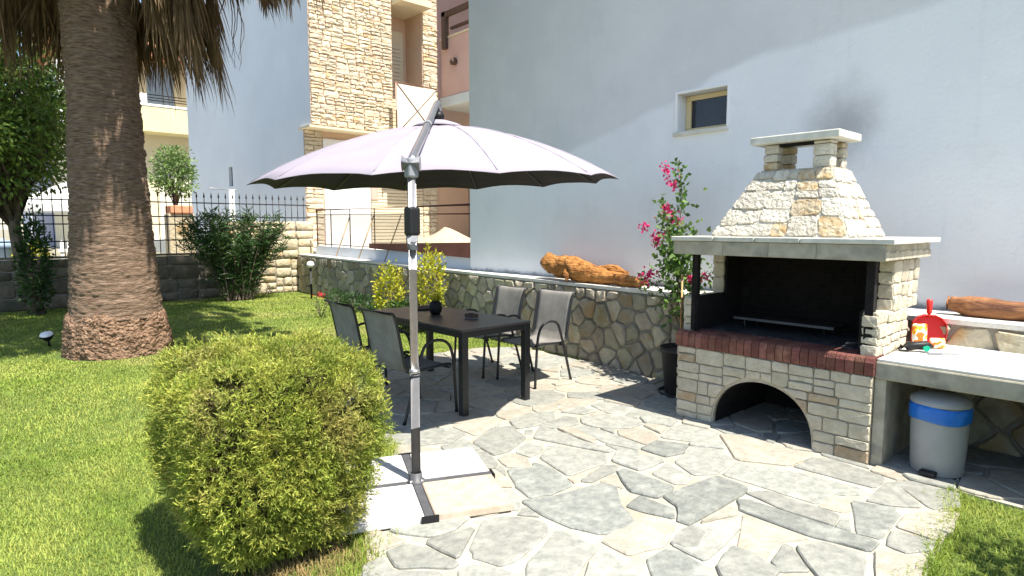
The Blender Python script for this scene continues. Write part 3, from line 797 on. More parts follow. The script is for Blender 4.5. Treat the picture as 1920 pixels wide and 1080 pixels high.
fence = thing('iron_fence', 'black iron fence with spear tips on top of the boundary wall', 'fence', (BX - 0.15, 1.5, 0.985))
bar_me = None
fx = BX - 0.15
def bar_mesh(zlo):
    mb = MB(); mb.tube([(0, 0, zlo), (0, 0, 2.17)], 0.0085, 6)
    mb.tube([(0, 0, 2.17), (0, 0, 2.19), (0, 0, 2.2), (0, 0, 2.3)], [0.009, 0.02, 0.02, 0.001], 6)
    return mb
proto = {}
y = -5.9; k = 0
while y < 6.35:
    zl = 0.985 if y < 4.35 else 1.68
    if zl not in proto:
        o = bar_mesh(zl).build('bar', 'iron', fence, local=True); proto[zl] = o
    else:
        o = proto[zl].copy(); link(o); o.parent = fence
    o.location = (0, y - 1.5, -0.985)
    y += 0.148; k += 1
for z, y1 in ((2.06, 6.4), (1.76, 6.4), (1.6, 4.33), (1.27, 4.33)):
    mb = MB(); mb.box(fx - .012, fx + .012, -6, y1, z - .012, z + .012); mb.build('rail', 'iron', fence)

# ------------------------------------------------------------------ HOUSE 1 (white gable wall, right)
def wall_panel(mb, axis, plane, a0, a1, z0, z1, holes, depth, sgn):
    """wall face at plane with rectangular holes; reveals go depth*sgn along axis"""
    A = sorted({a0, a1, *[h[0] for h in holes], *[h[1] for h in holes]})
    Z = sorted({z0, z1, *[h[2] for h in holes], *[h[3] for h in holes]})
    def pt(a, d, z): return (a, plane + d, z) if axis == 'y' else (plane + d, a, z)
    for i in range(len(A) - 1):
        for j in range(len(Z) - 1):
            ca, cz = (A[i] + A[i + 1]) / 2, (Z[j] + Z[j + 1]) / 2
            if any(h[0] < ca < h[1] and h[2] < cz < h[3] for h in holes): continue
            mb.add([pt(A[i], 0, Z[j]), pt(A[i + 1], 0, Z[j]), pt(A[i + 1], 0, Z[j + 1]), pt(A[i], 0, Z[j + 1])], [(0, 1, 2, 3)])
    for h in holes:
        d = depth * sgn
        c = [(h[0], h[2]), (h[1], h[2]), (h[1], h[3]), (h[0], h[3])]
        for i in range(4):
            p, q = c[i], c[(i + 1) % 4]
            mb.add([pt(p[0], 0, p[1]), pt(q[0], 0, q[1]), pt(q[0], d, q[1]), pt(p[0], d, p[1])], [(0, 1, 2, 3)])
HY = 5.7
house = thing('white_house', 'large white rendered house wall with one small window behind the barbecue', 'house', (0, 8, 0))
HX0, HX1, HZ = -7.27, 7.0, 6.6
win = (-3.735, -3.175, 2.5, 2.925)
mb = MB()
wall_panel(mb, 'y', HY, HX0, HX1, 0, HZ, [win], 0.22, 1)
mb.add([(HX0, HY, 0), (HX0, 14, 0), (HX0, 14, HZ), (HX0, HY, HZ)], [(0, 1, 2, 3)])
mb.add([(HX1, HY, 0), (HX1, 14, 0), (HX1, 14, HZ), (HX1, HY, HZ)], [(0, 1, 2, 3)])
mb.add([(HX0, 14, 0), (HX1, 14, 0), (HX1, 14, HZ), (HX0, 14, HZ)], [(0, 1, 2, 3)])
mb.build('wall', 'house', house, recalc=False)
mb = MB(); mb.box(HX0 - .3, HX1 + .3, HY - .06, 14.3, HZ, HZ + .2); mb.build('roof', 'terracotta', house)
w0, w1, w2, w3 = win
mb = MB()
for (a, b, c, d) in ((w0 + .004, w1 - .004, w2 + .035, w2 + .085), (w0 + .004, w1 - .004, w3 - .055, w3 - .004), (w0 + .004, w0 + .064, w2 + .085, w3 - .055), (w1 - .058, w1 - .004, w2 + .085, w3 - .055)):
    mb.box(a, b, HY + .15, HY + .2, c, d, .005)
wf = mb.build('window_frame', 'win_frame', house)
mb = MB(); mb.box(w0 + .06, w1 - .056, HY + .172, HY + .186, w2 + .08, w3 - .05); mb.build('pane', 'glass_dark', wf)
mb = MB(); mb.box(w0 - .035, w1 + .025, HY - .035, HY + .21, w2 - .004, w2 + .034, .004); mb.build('window_sill', 'marble', house)
mb = MB()
mb.box(w0 - .03, w0 - .002, HY - .012, HY + .02, w2 + .036, w3 + .025, .003); mb.box(w0 - .002, w1 + .02, HY - .012, HY + .02, w3 + .001, w3 + .025, .003); mb.box(w1 + .002, w1 + .02, HY - .012, HY + .02, w2 + .036, w3, .003)
mb.build('window_surround', 'white_panel', house)

# railing between the houses ------------------------------------------
RA, RB = Vector((-7.36, 5.86, 0)), Vector((-13.9, 6.32, 0))
rd = (RB - RA).normalized()
rail = thing('railing', 'brown iron railing with grey netting between the two houses', 'railing', ((RA.x + RB.x) / 2, (RA.y + RB.y) / 2, 0.9))
def rp(t, z): p = RA + (RB - RA) * t; return Vector((p.x, p.y, z))
def rz_top(t): return 1.885 + 0.05 * t
mb = MB(); mb.tube([rp(-0.03, rz_top(0)), rp(1, rz_top(1))], 0.02, 8); mb.build('top_rail', 'rust', rail)
mb = MB(); mb.tube([rp(0, 1.745), rp(1, 1.83)], 0.013, 6); mb.build('mid_rail', 'rust', rail)
mb = MB(); mb.tube([rp(0, 1.12), rp(1, 1.15)], 0.013, 6); mb.build('bottom_rail', 'rust', rail)
for t in (0.0, 0.33, 0.53, 0.71, 0.87, 1.0):
    mb = MB(); mb.tube([rp(t, .9), rp(t, rz_top(t) - .01)], 0.018 if t in (0.0, 1.0) else 0.012, 6); mb.build('post', 'rust', rail)
for t in (0.36, 0.535, 0.71):
    b = rp(t + .03, .9) + Vector((-0.08, -.22, 0)); mb = MB(); mb.tube([rp(t, 1.76), b], 0.011, 6); mb.build('brace', 'cane', rail)
mb = MB(); mb.add([rp(.3, 1.13), rp(.998, 1.16), rp(.998, 1.82), rp(.3, 1.77)], [(0, 1, 2, 3)]); mb.build('net', 'net', rail)
mb = MB(); a, b = rp(-.015, 0), rp(1.0, 0); nn = Vector((rd.y, -rd.x, 0)); nn = nn if nn.y < 0 else -nn
kerb = MB(); kerb.prism([(a.x, a.y - .05), (b.x, b.y - .05), (b.x, b.y + .06), (a.x, a.y + .06)], 'z', .895, 1.1)
tag(kerb.build('low_kerb_wall', 'white_render'), 'low white rendered kerb wall under the brown railing', 'wall')
g0, g1 = rp(0.01, 0), rp(.52, 0)
mb = MB()
for (s, e_, z0, z1) in ((.0, .54, 1.075, 1.31),):
    a, b = rp(s, 0), rp(e_, 0)
    mb.prism([(a.x, a.y - .1), (b.x, b.y - .1), (b.x, b.y - .056), (a.x, a.y - .056)], 'z', z0, z1)
gut = mb.build('brown_board', 'rustpan', label='long brown painted board fixed low along the railing', cat='board')
# taper the far end of the board
for v in gut.data.vertices:
    t = (gut.location.x + v.co.x - RA.x) / (RB.x - RA.x)
    if v.co.z > 0.1: v.co.z -= 0.09 * max(0, min(1, t / .54))
    else: v.co.z += 0.05 * max(0, min(1, t / .54))

# heap behind the railing
def heap(name, c, rx, ry, h, m, label, cat, seed=0):
    n, k = 24, 9; vs = []; fs = []
    for i in range(k + 1):
        r = i / k
        for j in range(n):
            a = 2 * math.pi * j / n
            nn_ = mnoise.noise(Vector((math.cos(a) * r * 2 + seed, math.sin(a) * r * 2, seed)))
            z = h * (1 - r) ** 1.15 * (1 + .35 * nn_) if i < k else 0
            vs.append((c[0] + rx * r * math.cos(a), c[1] + ry * r * math.sin(a), c[2] + z))
    for i in range(k):
        for j in range(n):
            fs.append((i * n + j, i * n + (j + 1) % n, (i + 1) * n + (j + 1) % n, (i + 1) * n + j))
    mb = MB(); mb.add(vs, fs, True); return mb.build(name, m, label=label, cat=cat)
heap('heap', (-13.9, 10.0, .96), 1.7, 1.2, .62, 'sand', 'pale sandy heap behind the right end of the railing', 'heap', 3.3)

# ------------------------------------------------------------------ HOUSE 2 (stone-clad tower, far)
t2 = thing('stone_clad_house', 'tall house with golden stone cladded bay and white side wall', 'house', (-19, 10, 0.96))
TX, TXL, TY = -16.0, -16.5, 7.2
mb = MB()
wall_panel(mb, 'y', TY, -27.6, TX - .03, 4.25, 14, [], .2, 1)
wall_panel(mb, 'y', TY, -27.6, TXL - .03, .9, 4.25, [(-22.85, -22.45, 2.95, 3.62)], .15, 1)
mb.add([(-27.6, TY, .9), (-27.6, 20, .9), (-27.6, 20, 14), (-27.6, TY, 14)], [(0, 1, 2, 3)])
mb.build('white_wall', 'white_render', t2, recalc=False)
mb = MB(); mb.box(-22.85, -22.45, TY + .1, TY + .13, 2.95, 3.62)
vw = mb.build('side_window', 'glass_dark', t2)
# bay core
mb = MB(); mb.box(-17.3, TX - .03, TY + .004, 9.72, 4.26, 14); mb.build('bay_core', 'peach', t2)
mb = MB(); mb.box(-17.3, TXL - .03, TY + .004, 12.9, .94, 4.255); mb.build('lower_wall', 'peach', t2)
mb = MB(); mb.box(TXL - .2, TX + .03, TY - .06, 9.78, 4.2, 4.257); mb.build('bay_soffit_edge', 'cream', t2)
cr_ = random.Random(33)
def clad(y0, y1, z0, z1, x, mw, mh, m='clad'):
    for c in guillotine(y0, z0, y1, z1, mw, mh, cr_):
        Q = soften(inset(c, 0.008), 0.12, 0.012, cr_)
        stone(t2, Q, (x - .03, 0, 0), (0, 1, 0), (0, 0, 1), (1, 0, 0), cr_.uniform(.03, .055), 0.012, m, 'cladding_stone', bulge=cr_.uniform(-.005, .02), back=.02, r=cr_, jit=.012, smooth=False)
clad(7.21, 9.71, 4.27, 9.3, TX, .42, .165)
clad(7.21, 7.72, .97, 4.2, TXL, .5, .2)
clad(11.05, 11.62, .97, 4.1, TXL, .55, .24)
mb = MB(); mb.box(TX - .02, TX + .06, TY - .03, 9.74, 9.31, 9.36); mb.build('string_course', 'cream', t2)
mb = MB(); mb.box(TXL - .02, TXL + .02, 7.74, 9.18, .965, 4.0); mb.build('white_panel', 'white_panel', t2)
mb = MB(); 
for i in range(28):
    z = .97 + i * .1; mb.box(TXL - .02, TXL + .03, 9.2, 11.02, z, z + .085, .01)
mb.build('roller_shutter', 'shutter', t2)
mb = MB(); mb.box(TXL - .02, TXL + .12, 9.2, 11.02, 3.79, 4.15, .01); mb.build('shutter_box', 'salmon', t2)
mb = MB(); mb.box(TXL - .02, TXL + .06, 9.19, 9.42, 2.35, 2.75, .01); mb.build('meter_box', 'salmon', t2)
# recessed upper wall with shuttered window, stone strip, balcony
mb = MB(); mb.box(-17.3, -16.9, 9.73, 11.3, 4.26, 14); mb.build('upper_wall', 'peach', t2)
mb = MB(); mb.box(-16.9, -16.84, 9.75, 10.62, 4.5, 7.5, .01); wf2 = mb.build('window_frame', 'cream', t2)
mb = MB()
for i in range(22):
    z = 4.55 + i * .115; mb.box(-16.84, -16.81, 9.76, 10.5, z, z + .1, .01)
mb.build('window_shutter', 'shutter', wf2)
mb = MB(); mb.box(-16.9, -16.0, 10.75, 11.3, 4.26, 14); mb.build('pier_core', 'peach', t2)
clad(10.76, 11.29, 4.3, 9.3, TX + .03, .5, .22)
mb = MB(); mb.box(-16.9, -15.5, 9.74, 11.35, 4.0, 4.2, .01); mb.build('balcony_slab', 'cream', t2)
mb = MB(); mb.box(-15.62, -15.58, 9.6, 10.95, 4.25, 5.62, .004); bp_ = mb.build('balcony_panel', 'cream_panel', t2)
mb = MB()
for a, b in (((9.6, 4.25), (10.95, 5.62)), ((9.6, 5.62), (10.95, 4.25))):
    mb.tube([(-15.57, a[0], a[1]), (-15.57, b[0], b[1])], .014, 6)
mb.build('panel_cross', 'rose_frame', bp_)
mb = MB(); mb.tube([(-15.6, 9.55, 5.66), (-15.6, 11.0, 5.66)], .025, 6); mb.tube([(-15.6, 9.58, 4.1), (-15.6, 9.58, 5.66)], .022, 6); mb.build('balcony_rail', 'rose_frame', t2)
mb = MB(); mb.box(-16.9, -15.5, 9.74, 10.78, 7.92, 8.12, .01); mb.build('upper_balcony_slab', 'cream', t2)
mb = MB(); mb.box(-15.56, -15.5, 9.74, 10.78, 8.13, 9.2, .01); mb.build('upper_balcony_parapet', 'salmon', t2)

# salmon wing with balcony, between the houses
t3 = thing('salmon_building', 'salmon painted building with shaded balcony beside the white house edge', 'house', (-14, 13, .96))
mb = MB(); mb.box(-24, -8.5, 12.95, 20, .94, 5.6); mb.build('lower_wall', 'peach', t3)
mb = MB(); mb.box(-24, -8.5, 13.2, 20, 5.6, 14); mb.build('upper_wall', 'salmon', t3)
mb = MB(); mb.box(-16.05, -8.5, 11.36, 12.94, 5.2, 5.5, .02); mb.build('balcony_slab', 'slab_edge', t3)
mb = MB(); mb.box(-16.0, -8.5, 11.4, 11.55, 5.5, 7.22, .02); mb.build('balcony_parapet', 'salmon', t3)
mb = MB(); mb.box(-16.0, -15.85, 11.56, 12.94, 5.5, 7.22, .02); mb.build('balcony_parapet', 'peach', t3)
mb = MB(); mb.box(-16.02, -8.5, 11.38, 11.58, 7.222, 7.28, .01); mb.build('parapet_cap', 'cream', t3)
mb = MB()
mb.box(-15.75, -15.55, 11.28, 11.46, 6.9, 8.0, .02); mb.box(-15.75, -8.6, 11.28, 11.42, 7.82, 7.98, .02); mb.box(-15.6, -8.6, 11.5, 11.6, 7.5, 7.58, .02)
mb.build('timber_rail', 'wood_dark', t3)
mb = MB(); mb.box(-16.0, -8.5, 11.5, 13.2, 10.2, 10.45, .02); mb.build('upper_balcony_slab', 'cream', t3)
mb = MB(); mb.lathe([(0.0, 0), (.1, .02), (.12, .1), (.08, .2), (0, .22)], (-15.2, 11.33, 6.35), 12); mb.build('wall_lamp', 'wood_dark', t3)

# ------------------------------------------------------------------ far yellow house and lavender gable
t4 = thing('yellow_house', 'pale yellow house with balcony and terracotta eaves behind the palm', 'house', (-37, 8, .45))
FX = -34.0
mb = MB(); mb.box(-42, FX - 1.2, 4.0, 16, .44, 10.2); mb.build('wall', 'cream', t4)
mb = MB(); mb.box(-42, FX + .02, 3.7, 4.9, 5.9, 8.85); mb.build('white_bay', 'white_panel', t4)
mb = MB(); mb.box(FX - .04, FX + .05, 4.45, 4.95, 6.6, 8.4, .01); mb.build('bay_window', 'yellow_paint', t4)
mb = MB(); mb.box(FX - 1.2, FX, 4.92, 16, 6.1, 7.3, .03); mb.build('balcony_parapet', 'yellow_paint', t4)
mb = MB(); mb.box(FX - .12, FX + .03, 4.92, 16, 7.302, 7.42, .02); mb.build('parapet_cap', 'white_panel', t4)
mb = MB()
for z in (7.6, 7.72, 7.86): mb.tube([(FX - .05, 7.0, z), (FX - .05, 15, z)], .025, 6)
mb.build('balcony_rail', 'iron', t4)
for y_ in (6.85, 9.0): mb = MB(); mb.box(FX - .15, FX, y_, y_ + .3, 7.42, 7.88, .02); mb.build('balcony_pier', 'white_panel', t4)
mb = MB(); mb.box(FX - 1.2, FX - 1.14, 7.4, 8.6, 7.4, 9.5, .02); mb.build('balcony_door', 'bluegrey', t4)
mb = MB(); mb.box(FX - 1.2, FX - 1.12, 7.7, 9.4, .5, 4.9, .02); mb.build('garage_door', 'cream_panel', t4)
mb = MB(); mb.prism([(-42.5, 10.2), (FX + .3, 9.6), (FX + .3, 9.75), (-38, 12.2), (-42.5, 10.4)], 'y', 3.2, 16.5); rf = mb.build('roof', 'terracotta', t4)
for i in range(44):
    mb = MB(); y_ = 3.3 + i * .3; mb.tube([(FX + .36, y_, 9.76), (-38, y_, 12.26)], .1, 6); mb.build('roof_tile_row', 'terracotta', rf)
t5 = thing('lavender_house', 'blue grey gable wall of a far house left of the yellow one', 'house', (-44, 2, .45))
mb = MB(); mb.box(-48, -43, 3.0, 9, .44, 9.6); mb.build('wall', 'lavender', t5)
mb = MB(); mb.prism([(2.6, 9.6), (9.4, 9.6), (6, 11.4)], 'x', -48.3, -42.7); mb.build('roof', 'terracotta', t5)

# ================================================================== BARBECUE
BX0, BX1, BYF, BYB = -2.74, -1.31, 4.285, 5.16
bbq = thing('stone_barbecue', 'built-in stone barbecue with arched base, brick ledge and chimney hood', 'barbecue', (-2.03, 4.7, 0.014))
# base with arched tunnel
ac, aw, ah = -2.045, 0.375, 0.415
arch = [(ac + aw * math.cos(math.pi * (1 - i / 22)), max(0.014, 0.014 + (ah - .014) * math.sin(math.pi * i / 22) ** .8)) for i in range(23)]
poly = [(BX0, .014)] + arch + [(BX1, .014), (BX1, .6), (BX0, .6)]
mb = MB()
n = len(poly)
def tri_arch(y, flip):
    # front face as strips above/beside the arch
    vs, fs = [], []
    for (x, z) in arch: vs.append((x, y, z))
    for (x, z) in arch: vs.append((x, y, .6))
    k = len(arch)
    for i in range(k - 1): fs.append((i, i + 1, k + i + 1, k + i))
    mb.add(vs, fs)
    mb.add([(BX0, y, .014), (arch[0][0], y, .014), (arch[0][0], y, .6), (BX0, y, .6)], [(0, 1, 2, 3)])
    mb.add([(arch[-1][0], y, .014), (BX1, y, .014), (BX1, y, .6), (arch[-1][0], y, .6)], [(0, 1, 2, 3)])
tri_arch(BYF, 0); tri_arch(BYB, 1)
for i in range(n):
    p, q = poly[i], poly[(i + 1) % n]
    if i == n - 3 + 2 and False: continue
    mb.add([(p[0], BYF, p[1]), (q[0], BYF, q[1]), (q[0], BYB, q[1]), (p[0], BYB, p[1])], [(0, 1, 2, 3)], 1 <= i < len(arch))
base = mb.build('base', 'bbq_mortar', bbq, recalc=False)
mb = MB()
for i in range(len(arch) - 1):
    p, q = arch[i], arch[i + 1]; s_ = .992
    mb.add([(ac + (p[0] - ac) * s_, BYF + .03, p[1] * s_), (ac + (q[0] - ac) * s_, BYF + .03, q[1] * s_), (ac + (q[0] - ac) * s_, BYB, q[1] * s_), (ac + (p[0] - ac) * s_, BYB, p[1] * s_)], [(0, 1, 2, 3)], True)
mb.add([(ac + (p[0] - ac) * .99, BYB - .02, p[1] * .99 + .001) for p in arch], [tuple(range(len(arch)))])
mb.build('tunnel_shade_sheet', 'soot', bbq, recalc=False)  # near-black sheet that paints the shade inside the arch
sr = random.Random(14)
rows_ = guillotine(BX0, .016, BX1, .598, .235, .12, sr)
for c in rows_:
    cx, cz = centroid(c)
    Q = inset(c, 0.0025)
    # clip away the arch opening
    def inarch(p): return ((p[0] - ac) / (aw + .006)) ** 2 + (max(p[1] - .014, 0) / (ah + .006)) ** 2.3 < 1
    for _ in range(6):
        bad = [p for p in soften(Q, .1) + Q if inarch(p)]
        if not bad or len(Q) < 3: break
        far = max(Q, key=lambda p: math.hypot(p[0] - ac, p[1] - .0))
        a = math.atan2(max(cz - .014, .0) / ah, (cx - ac) / aw)
        bx, bz = ac + (aw + .01) * math.cos(a), .014 + (ah + .01) * max(math.sin(a), 0) ** .85
        nx, nz = math.cos(a) / aw, math.sin(a) / ah; l = math.hypot(nx, nz); nx /= l; nz /= l
        if inarch((cx, cz)):
            far = max(Q, key=lambda p: ((p[0] - ac) / aw) ** 2 + ((p[1]) / ah) ** 2)
            if inarch(far): Q = []; break
        Q = clip(Q, -nx, -nz, -(nx * bx + nz * bz))
        break
    if len(Q) < 3 or abs(area(Q)) < .0012: continue
    Q = soften(Q, .1, .002, sr)
    stone(bbq, Q, (0, BYF, 0), (1, 0, 0), (0, 0, 1), (0, -1, 0), sr.uniform(.012, .026), .005, 'bbq_tan' if sr.random() < .1 else 'bbq_stone', 'stone', bulge=.002, back=.01, r=sr, jit=.002, smooth=False)
for c in guillotine(BYF + .0, .016, 5.0, .598, .24, .12, sr):   # left flank
    Q = soften(inset(c, .004), .1, .002, sr)
    stone(bbq, Q, (BX0, 0, 0), (0, 1, 0), (0, 0, 1), (-1, 0, 0), sr.uniform(.01, .02), .006, 'bbq_stone', 'stone', bulge=.002, back=.01, r=sr, jit=.002, smooth=False)
# brick ledge
nb = 25; bw = (BX1 - BX0 + .02) / nb
proto_b = None
for i in range(nb):
    x = BX0 - .012 + (i + .5) * bw
    if proto_b is None:
        mb = MB(); pr_ = [(-.028, 0), (-.034, .02), (-.034, .085), (-.022, .112), (.0, .12), (.21, .12), (.21, 0)]
        mb.prism(pr_, 'x', -bw / 2 + .0025, bw / 2 - .0025); proto_b = mb.build('brick', 'brick', bbq, local=True); o = proto_b
    else:
        o = proto_b.copy(); link(o); o.parent = bbq
    o.location = (x - bbq.location.x, BYF + .002 - bbq.location.y + sr.uniform(-.002, .002), .601 - .014 + sr.uniform(-.0015, .0015))
mb = MB(); mb.box(BX0, BX1, BYF + .01, BYB, .6005, .708); mb.build('ledge_mortar', 'bbq_mortar', bbq)
mb = MB(); mb.box(BX0 + .06, BX1 - .06, BYF + .2, BYB - .06, .709, .728); mb.build('fire_floor', 'ash', bbq)
# firebox: back wall, side walls
mb = MB(); mb.box(BX0 + .1, BX1 - .1, BYB - .09, BYB, .71, 1.335); bk = mb.build('back_wall', 'soot', bbq)
for r_ in range(8):
    for i in range(7):
        x0 = BX0 + .1 + (i + (.5 if r_ % 2 else 0)) * .17; x1 = min(x0 + .165, BX1 - .1)
        if x1 - x0 < .03: continue
        mb = MB(); mb.box(x0, x1, BYB - .098, BYB - .088, .73 + r_ * .075, .73 + r_ * .075 + .068, .003); mb.build('firebrick', 'soot_brick', bk)
def stone_block_wall(x0, x1, y0, y1, z0, z1, parent, faces, mw, mh, name):
    mb = MB(); mb.box(x0 + .012, x1 - .012, y0 + .012, y1, z0, z1 - .004); core = mb.build(name, 'bbq_mortar', parent)
    for fc in faces:
        if fc == 'f': reg, O, U, V, Nn = (x0, z0, x1, z1), (0, y0 + .012, 0), (1, 0, 0), (0, 0, 1), (0, -1, 0)
        elif fc == 'r': reg, O, U, V, Nn = (y0, z0, y1, z1), (x1 - .012, 0, 0), (0, 1, 0), (0, 0, 1), (1, 0, 0)
        elif fc == 'l': reg, O, U, V, Nn = (y0, z0, y1, z1), (x0 + .012, 0, 0), (0, 1, 0), (0, 0, 1), (-1, 0, 0)
        elif fc == 't': reg, O, U, V, Nn = (x0, y0, x1, y1), (0, 0, z1 - .004), (1, 0, 0), (0, 1, 0), (0, 0, 1)
        for c in guillotine(*reg, mw, mh, sr):
            Q = soften(inset(c, .003), .12, .003, sr)
            stone(core, Q, O, U, V, Nn, sr.uniform(.01, .02), .005, 'bbq_stone', 'stone', bulge=.004, back=.008, r=sr, jit=.003, smooth=False)
    return core
rs = stone_block_wall(BX1 - .1, BX1 + .0, BYF + .03, 4.92, .71, .985, bbq, 'frt', .2, .1, 'side_wall')
rp_ = stone_block_wall(BX1 - .1, BX1 - .002, 4.58, 5.1, .986, 1.33, bbq, 'fr', .16, .16, 'side_pier')
ls_ = stone_block_wall(BX0 + .0, BX0 + .1, BYF + .06, 4.92, .71, .985, bbq, 'flt', .2, .1, 'side_wall')
lp_ = stone_block_wall(BX0 + .002, BX0 + .1, 4.78, 5.1, .986, 1.33, bbq, 'fl', .16, .16, 'side_pier')
# sooty inner linings
mb = MB(); mb.box(BX1 - .118, BX1 - .096, BYF + .05, BYB - .1, .729, 1.0); mb.box(BX1 - .118, BX1 - .096, 4.6, BYB - .1, 1.0, 1.33); mb.build('lining', 'soot', bbq)
mb = MB(); mb.box(BX0 + .096, BX0 + .118, BYF + .03, BYB - .1, .729, 1.0); mb.box(BX0 + .096, BX0 + .118, 4.8, BYB - .1, 1.0, 1.33); mb.build('lining', 'soot', bbq)
for x in (BX0 + .075, BX1 - .085):
    mb = MB(); mb.box(x, x + .05, BYF + .03 if x > -2 else BYF + .045, BYF + .085, .725, 1.335); mb.build('steel_post', 'soot', bbq)
# mantel: fascia of worn stone and thin top slab
mb = MB(); mb.box(BX0 - .025, BX1 + .045, BYF - .07, BYB + .0, 1.336, 1.44, .006); man = mb.build('mantel_fascia', 'concrete', bbq)
xx = BX0 - .025
while xx < BX1 + .0:
    w_ = sr.uniform(.26, .5); x1 = min(xx + w_, BX1 + .043)
    mb = MB(); mb.box(xx + .0008, x1 - .0008, BYF - .076, BYF - .06, 1.338, 1.438, .003); mb.build('fascia_stone', 'concrete', man); xx = x1
mb = MB(); yy = BYF - .07
while yy < BYB:
    y1 = min(yy + sr.uniform(.045, .07), BYB)
    mb = MB(); mb.box(BX1 + .04, BX1 + .052, yy + .002, y1 - .002, 1.338, 1.392 + sr.uniform(-.006, .006), .004); mb.build('fascia_stone', 'bbq_stone', man); yy = y1
for (a, b) in ((BX0 - .04, -2.42), (-2.415, -2.1), (-2.095, -1.78), (-1.775, BX1 + .1)):
    mb = MB(); mb.box(a, b, BYF - .09, BYB + .02, 1.441, 1.475, .005); mb.build('mantel_slab', 'marble', bbq)
# hood: truncated pyramid clad in stone
HB = [(-2.55, 4.40), (-1.55, 4.40), (-1.55, 5.13), (-2.55, 5.13)]
HT = [(-2.29, 4.63), (-1.76, 4.63), (-1.76, 4.97), (-2.29, 4.97)]
hz0, hz1 = 1.476, 1.965
mb = MB(); mb.add([(x, y, hz0) for x, y in HB] + [(x, y, hz1) for x, y in HT], [(0, 1, 5, 4), (1, 2, 6, 5), (2, 3, 7, 6), (3, 0, 4, 7), (0, 3, 2, 1), (4, 5, 6, 7)])
hood = mb.build('hood', 'hood_mortar', bbq)
def hood_face(i, j, mw, mh):
    A, B = Vector((*HB[i], hz0)), Vector((*HB[j], hz0)); C, D = Vector((*HT[j], hz1)), Vector((*HT[i], hz1))
    W = (B - A).length; mid0 = (A + B) / 2; mid1 = (C + D) / 2; H = (mid1 - mid0).length
    U = (B - A).normalized(); Vv = (mid1 - mid0); Vv = (Vv - U * Vv.dot(U)).normalized(); Nn = U.cross(Vv).normalized()
    k = (C - D).length / W
    sh = (mid1 - mid0).dot(U)
    def warp(a, b):
        s = b / H; half = W / 2 * (1 - s * (1 - k)); return (W / 2 + (a - W / 2) * half * 2 / W + sh * s, b)
    for c in guillotine(0, 0, W, H, mw, mh, sr):
        c2 = [(p[0] + sr.uniform(-.012, .012) * (0.02 < p[0] < W - .02), p[1] + sr.uniform(-.012, .012) * (.02 < p[1] < H - .02)) for p in inset(c, .0035)]
        Q = soften(c2, .16, .003, sr)
        stone(hood, Q, A, U, Vv, Nn, sr.uniform(.007, .017), .006, 'hood_tan' if sr.random() < .12 else 'hood_stone', 'stone', bulge=sr.uniform(-.004, .006), back=.01, r=sr, jit=.004, warp=warp, smooth=False)
hood_face(0, 1, .27, .16); hood_face(1, 2, .24, .14); hood_face(3, 0, .22, .14)
# chimney head: four stone posts and cap
zc = hz1
mb = MB(); mb.box(-2.282, -1.768, 4.64, 4.962, zc + .001, zc + .012, .003); mb.build('chimney_sill', 'hood_stone', bbq)
for (x0, x1, y0, y1) in ((-2.27, -2.16, 4.64, 4.73), (-1.9, -1.77, 4.64, 4.75), (-2.26, -2.15, 4.87, 4.96), (-1.88, -1.78, 4.87, 4.96)):
    zz = zc + .013
    while zz < 2.165:
        z1_ = min(zz + sr.uniform(.055, .085), 2.17)
        if 2.17 - z1_ < .02: z1_ = 2.17
        mb = MB(); j = sr.uniform(-.006, .006); mb.box(x0 + j, x1 + j, y0, y1 + j, zz, z1_ - .003, .012); mb.build('chimney_stone', 'hood_tan' if sr.random() < .35 else 'hood_stone', bbq); zz = z1_
mb = MB(); mb.box(-2.16, -1.9, 4.66, 4.7, 2.148, 2.169); mb.build('chimney_lintel', 'soot', bbq)
mb = MB(); mb.box(-2.35, -1.7, 4.58, 5.0, 2.171, 2.228, .008); mb.build('chimney_cap', 'marble', bbq)

# grill rack inside
gr = thing('grill_rack', 'flat steel grill rack standing inside the sooty barbecue', 'grill', (-2.1, 4.8, .728))
mb = MB(); mb.box(-2.5, -1.72, 4.72, 4.98, .8, .812, .002); mb.build('plate', 'soot', gr)
mb = MB(); mb.box(-2.5, -1.72, 4.705, 4.719, .796, .816, .002); mb.build('front_bar', 'dgrey_tube', gr)
for x in (-2.42, -1.8):
    for y_ in (4.74, 4.95): mb = MB(); mb.tube([(x, y_, .728), (x, y_, .8)], .006, 6); mb.build('leg', 'steel', gr)
mb = MB(); mb.tube([(-1.58, 4.56, .742), (-1.42, 4.62, .76)], .006, 6); mb.tube([(-1.58, 4.545, .738), (-1.43, 4.6, .752)], .005, 6)
mb.build('steel_tongs', 'steel', label='thin steel tongs lying on the ash at the right of the barbecue', cat='tongs')

# ------------------------------------------------------------------ side counter
ct = thing('side_counter', 'thick grey counter slab with bright white top right of the barbecue', 'counter', (-.2, 4.7, .014))
mb = MB(); mb.box(BX1 + .004, 2.2, BYF + .0, RY - .004, .585, .7, .012); mb.build('slab', 'concrete', ct)
mb = MB(); mb.box(BX1 + .012, 2.19, BYF + .008, RY - .006, .7005, .716, .004); mb.build('counter_top', 'counter_top', ct)
mb = MB(); mb.box(BX1 + .003, BX1 + .07, BYF + .015, 5.1, .014, .584, .004); mb.build('side_support', 'concrete', ct)
mb = MB(); mb.box(2.05, 2.18, BYF + .02, 5.1, .014, .584, .004); mb.build('side_support', 'concrete', ct)

tag(MB().box(-.52, -.1, 4.72, 5.14, .015, .43, .015).build('brown_crate', 'wood_dark'), 'dark reddish brown box deep in shade under the counter', 'box')

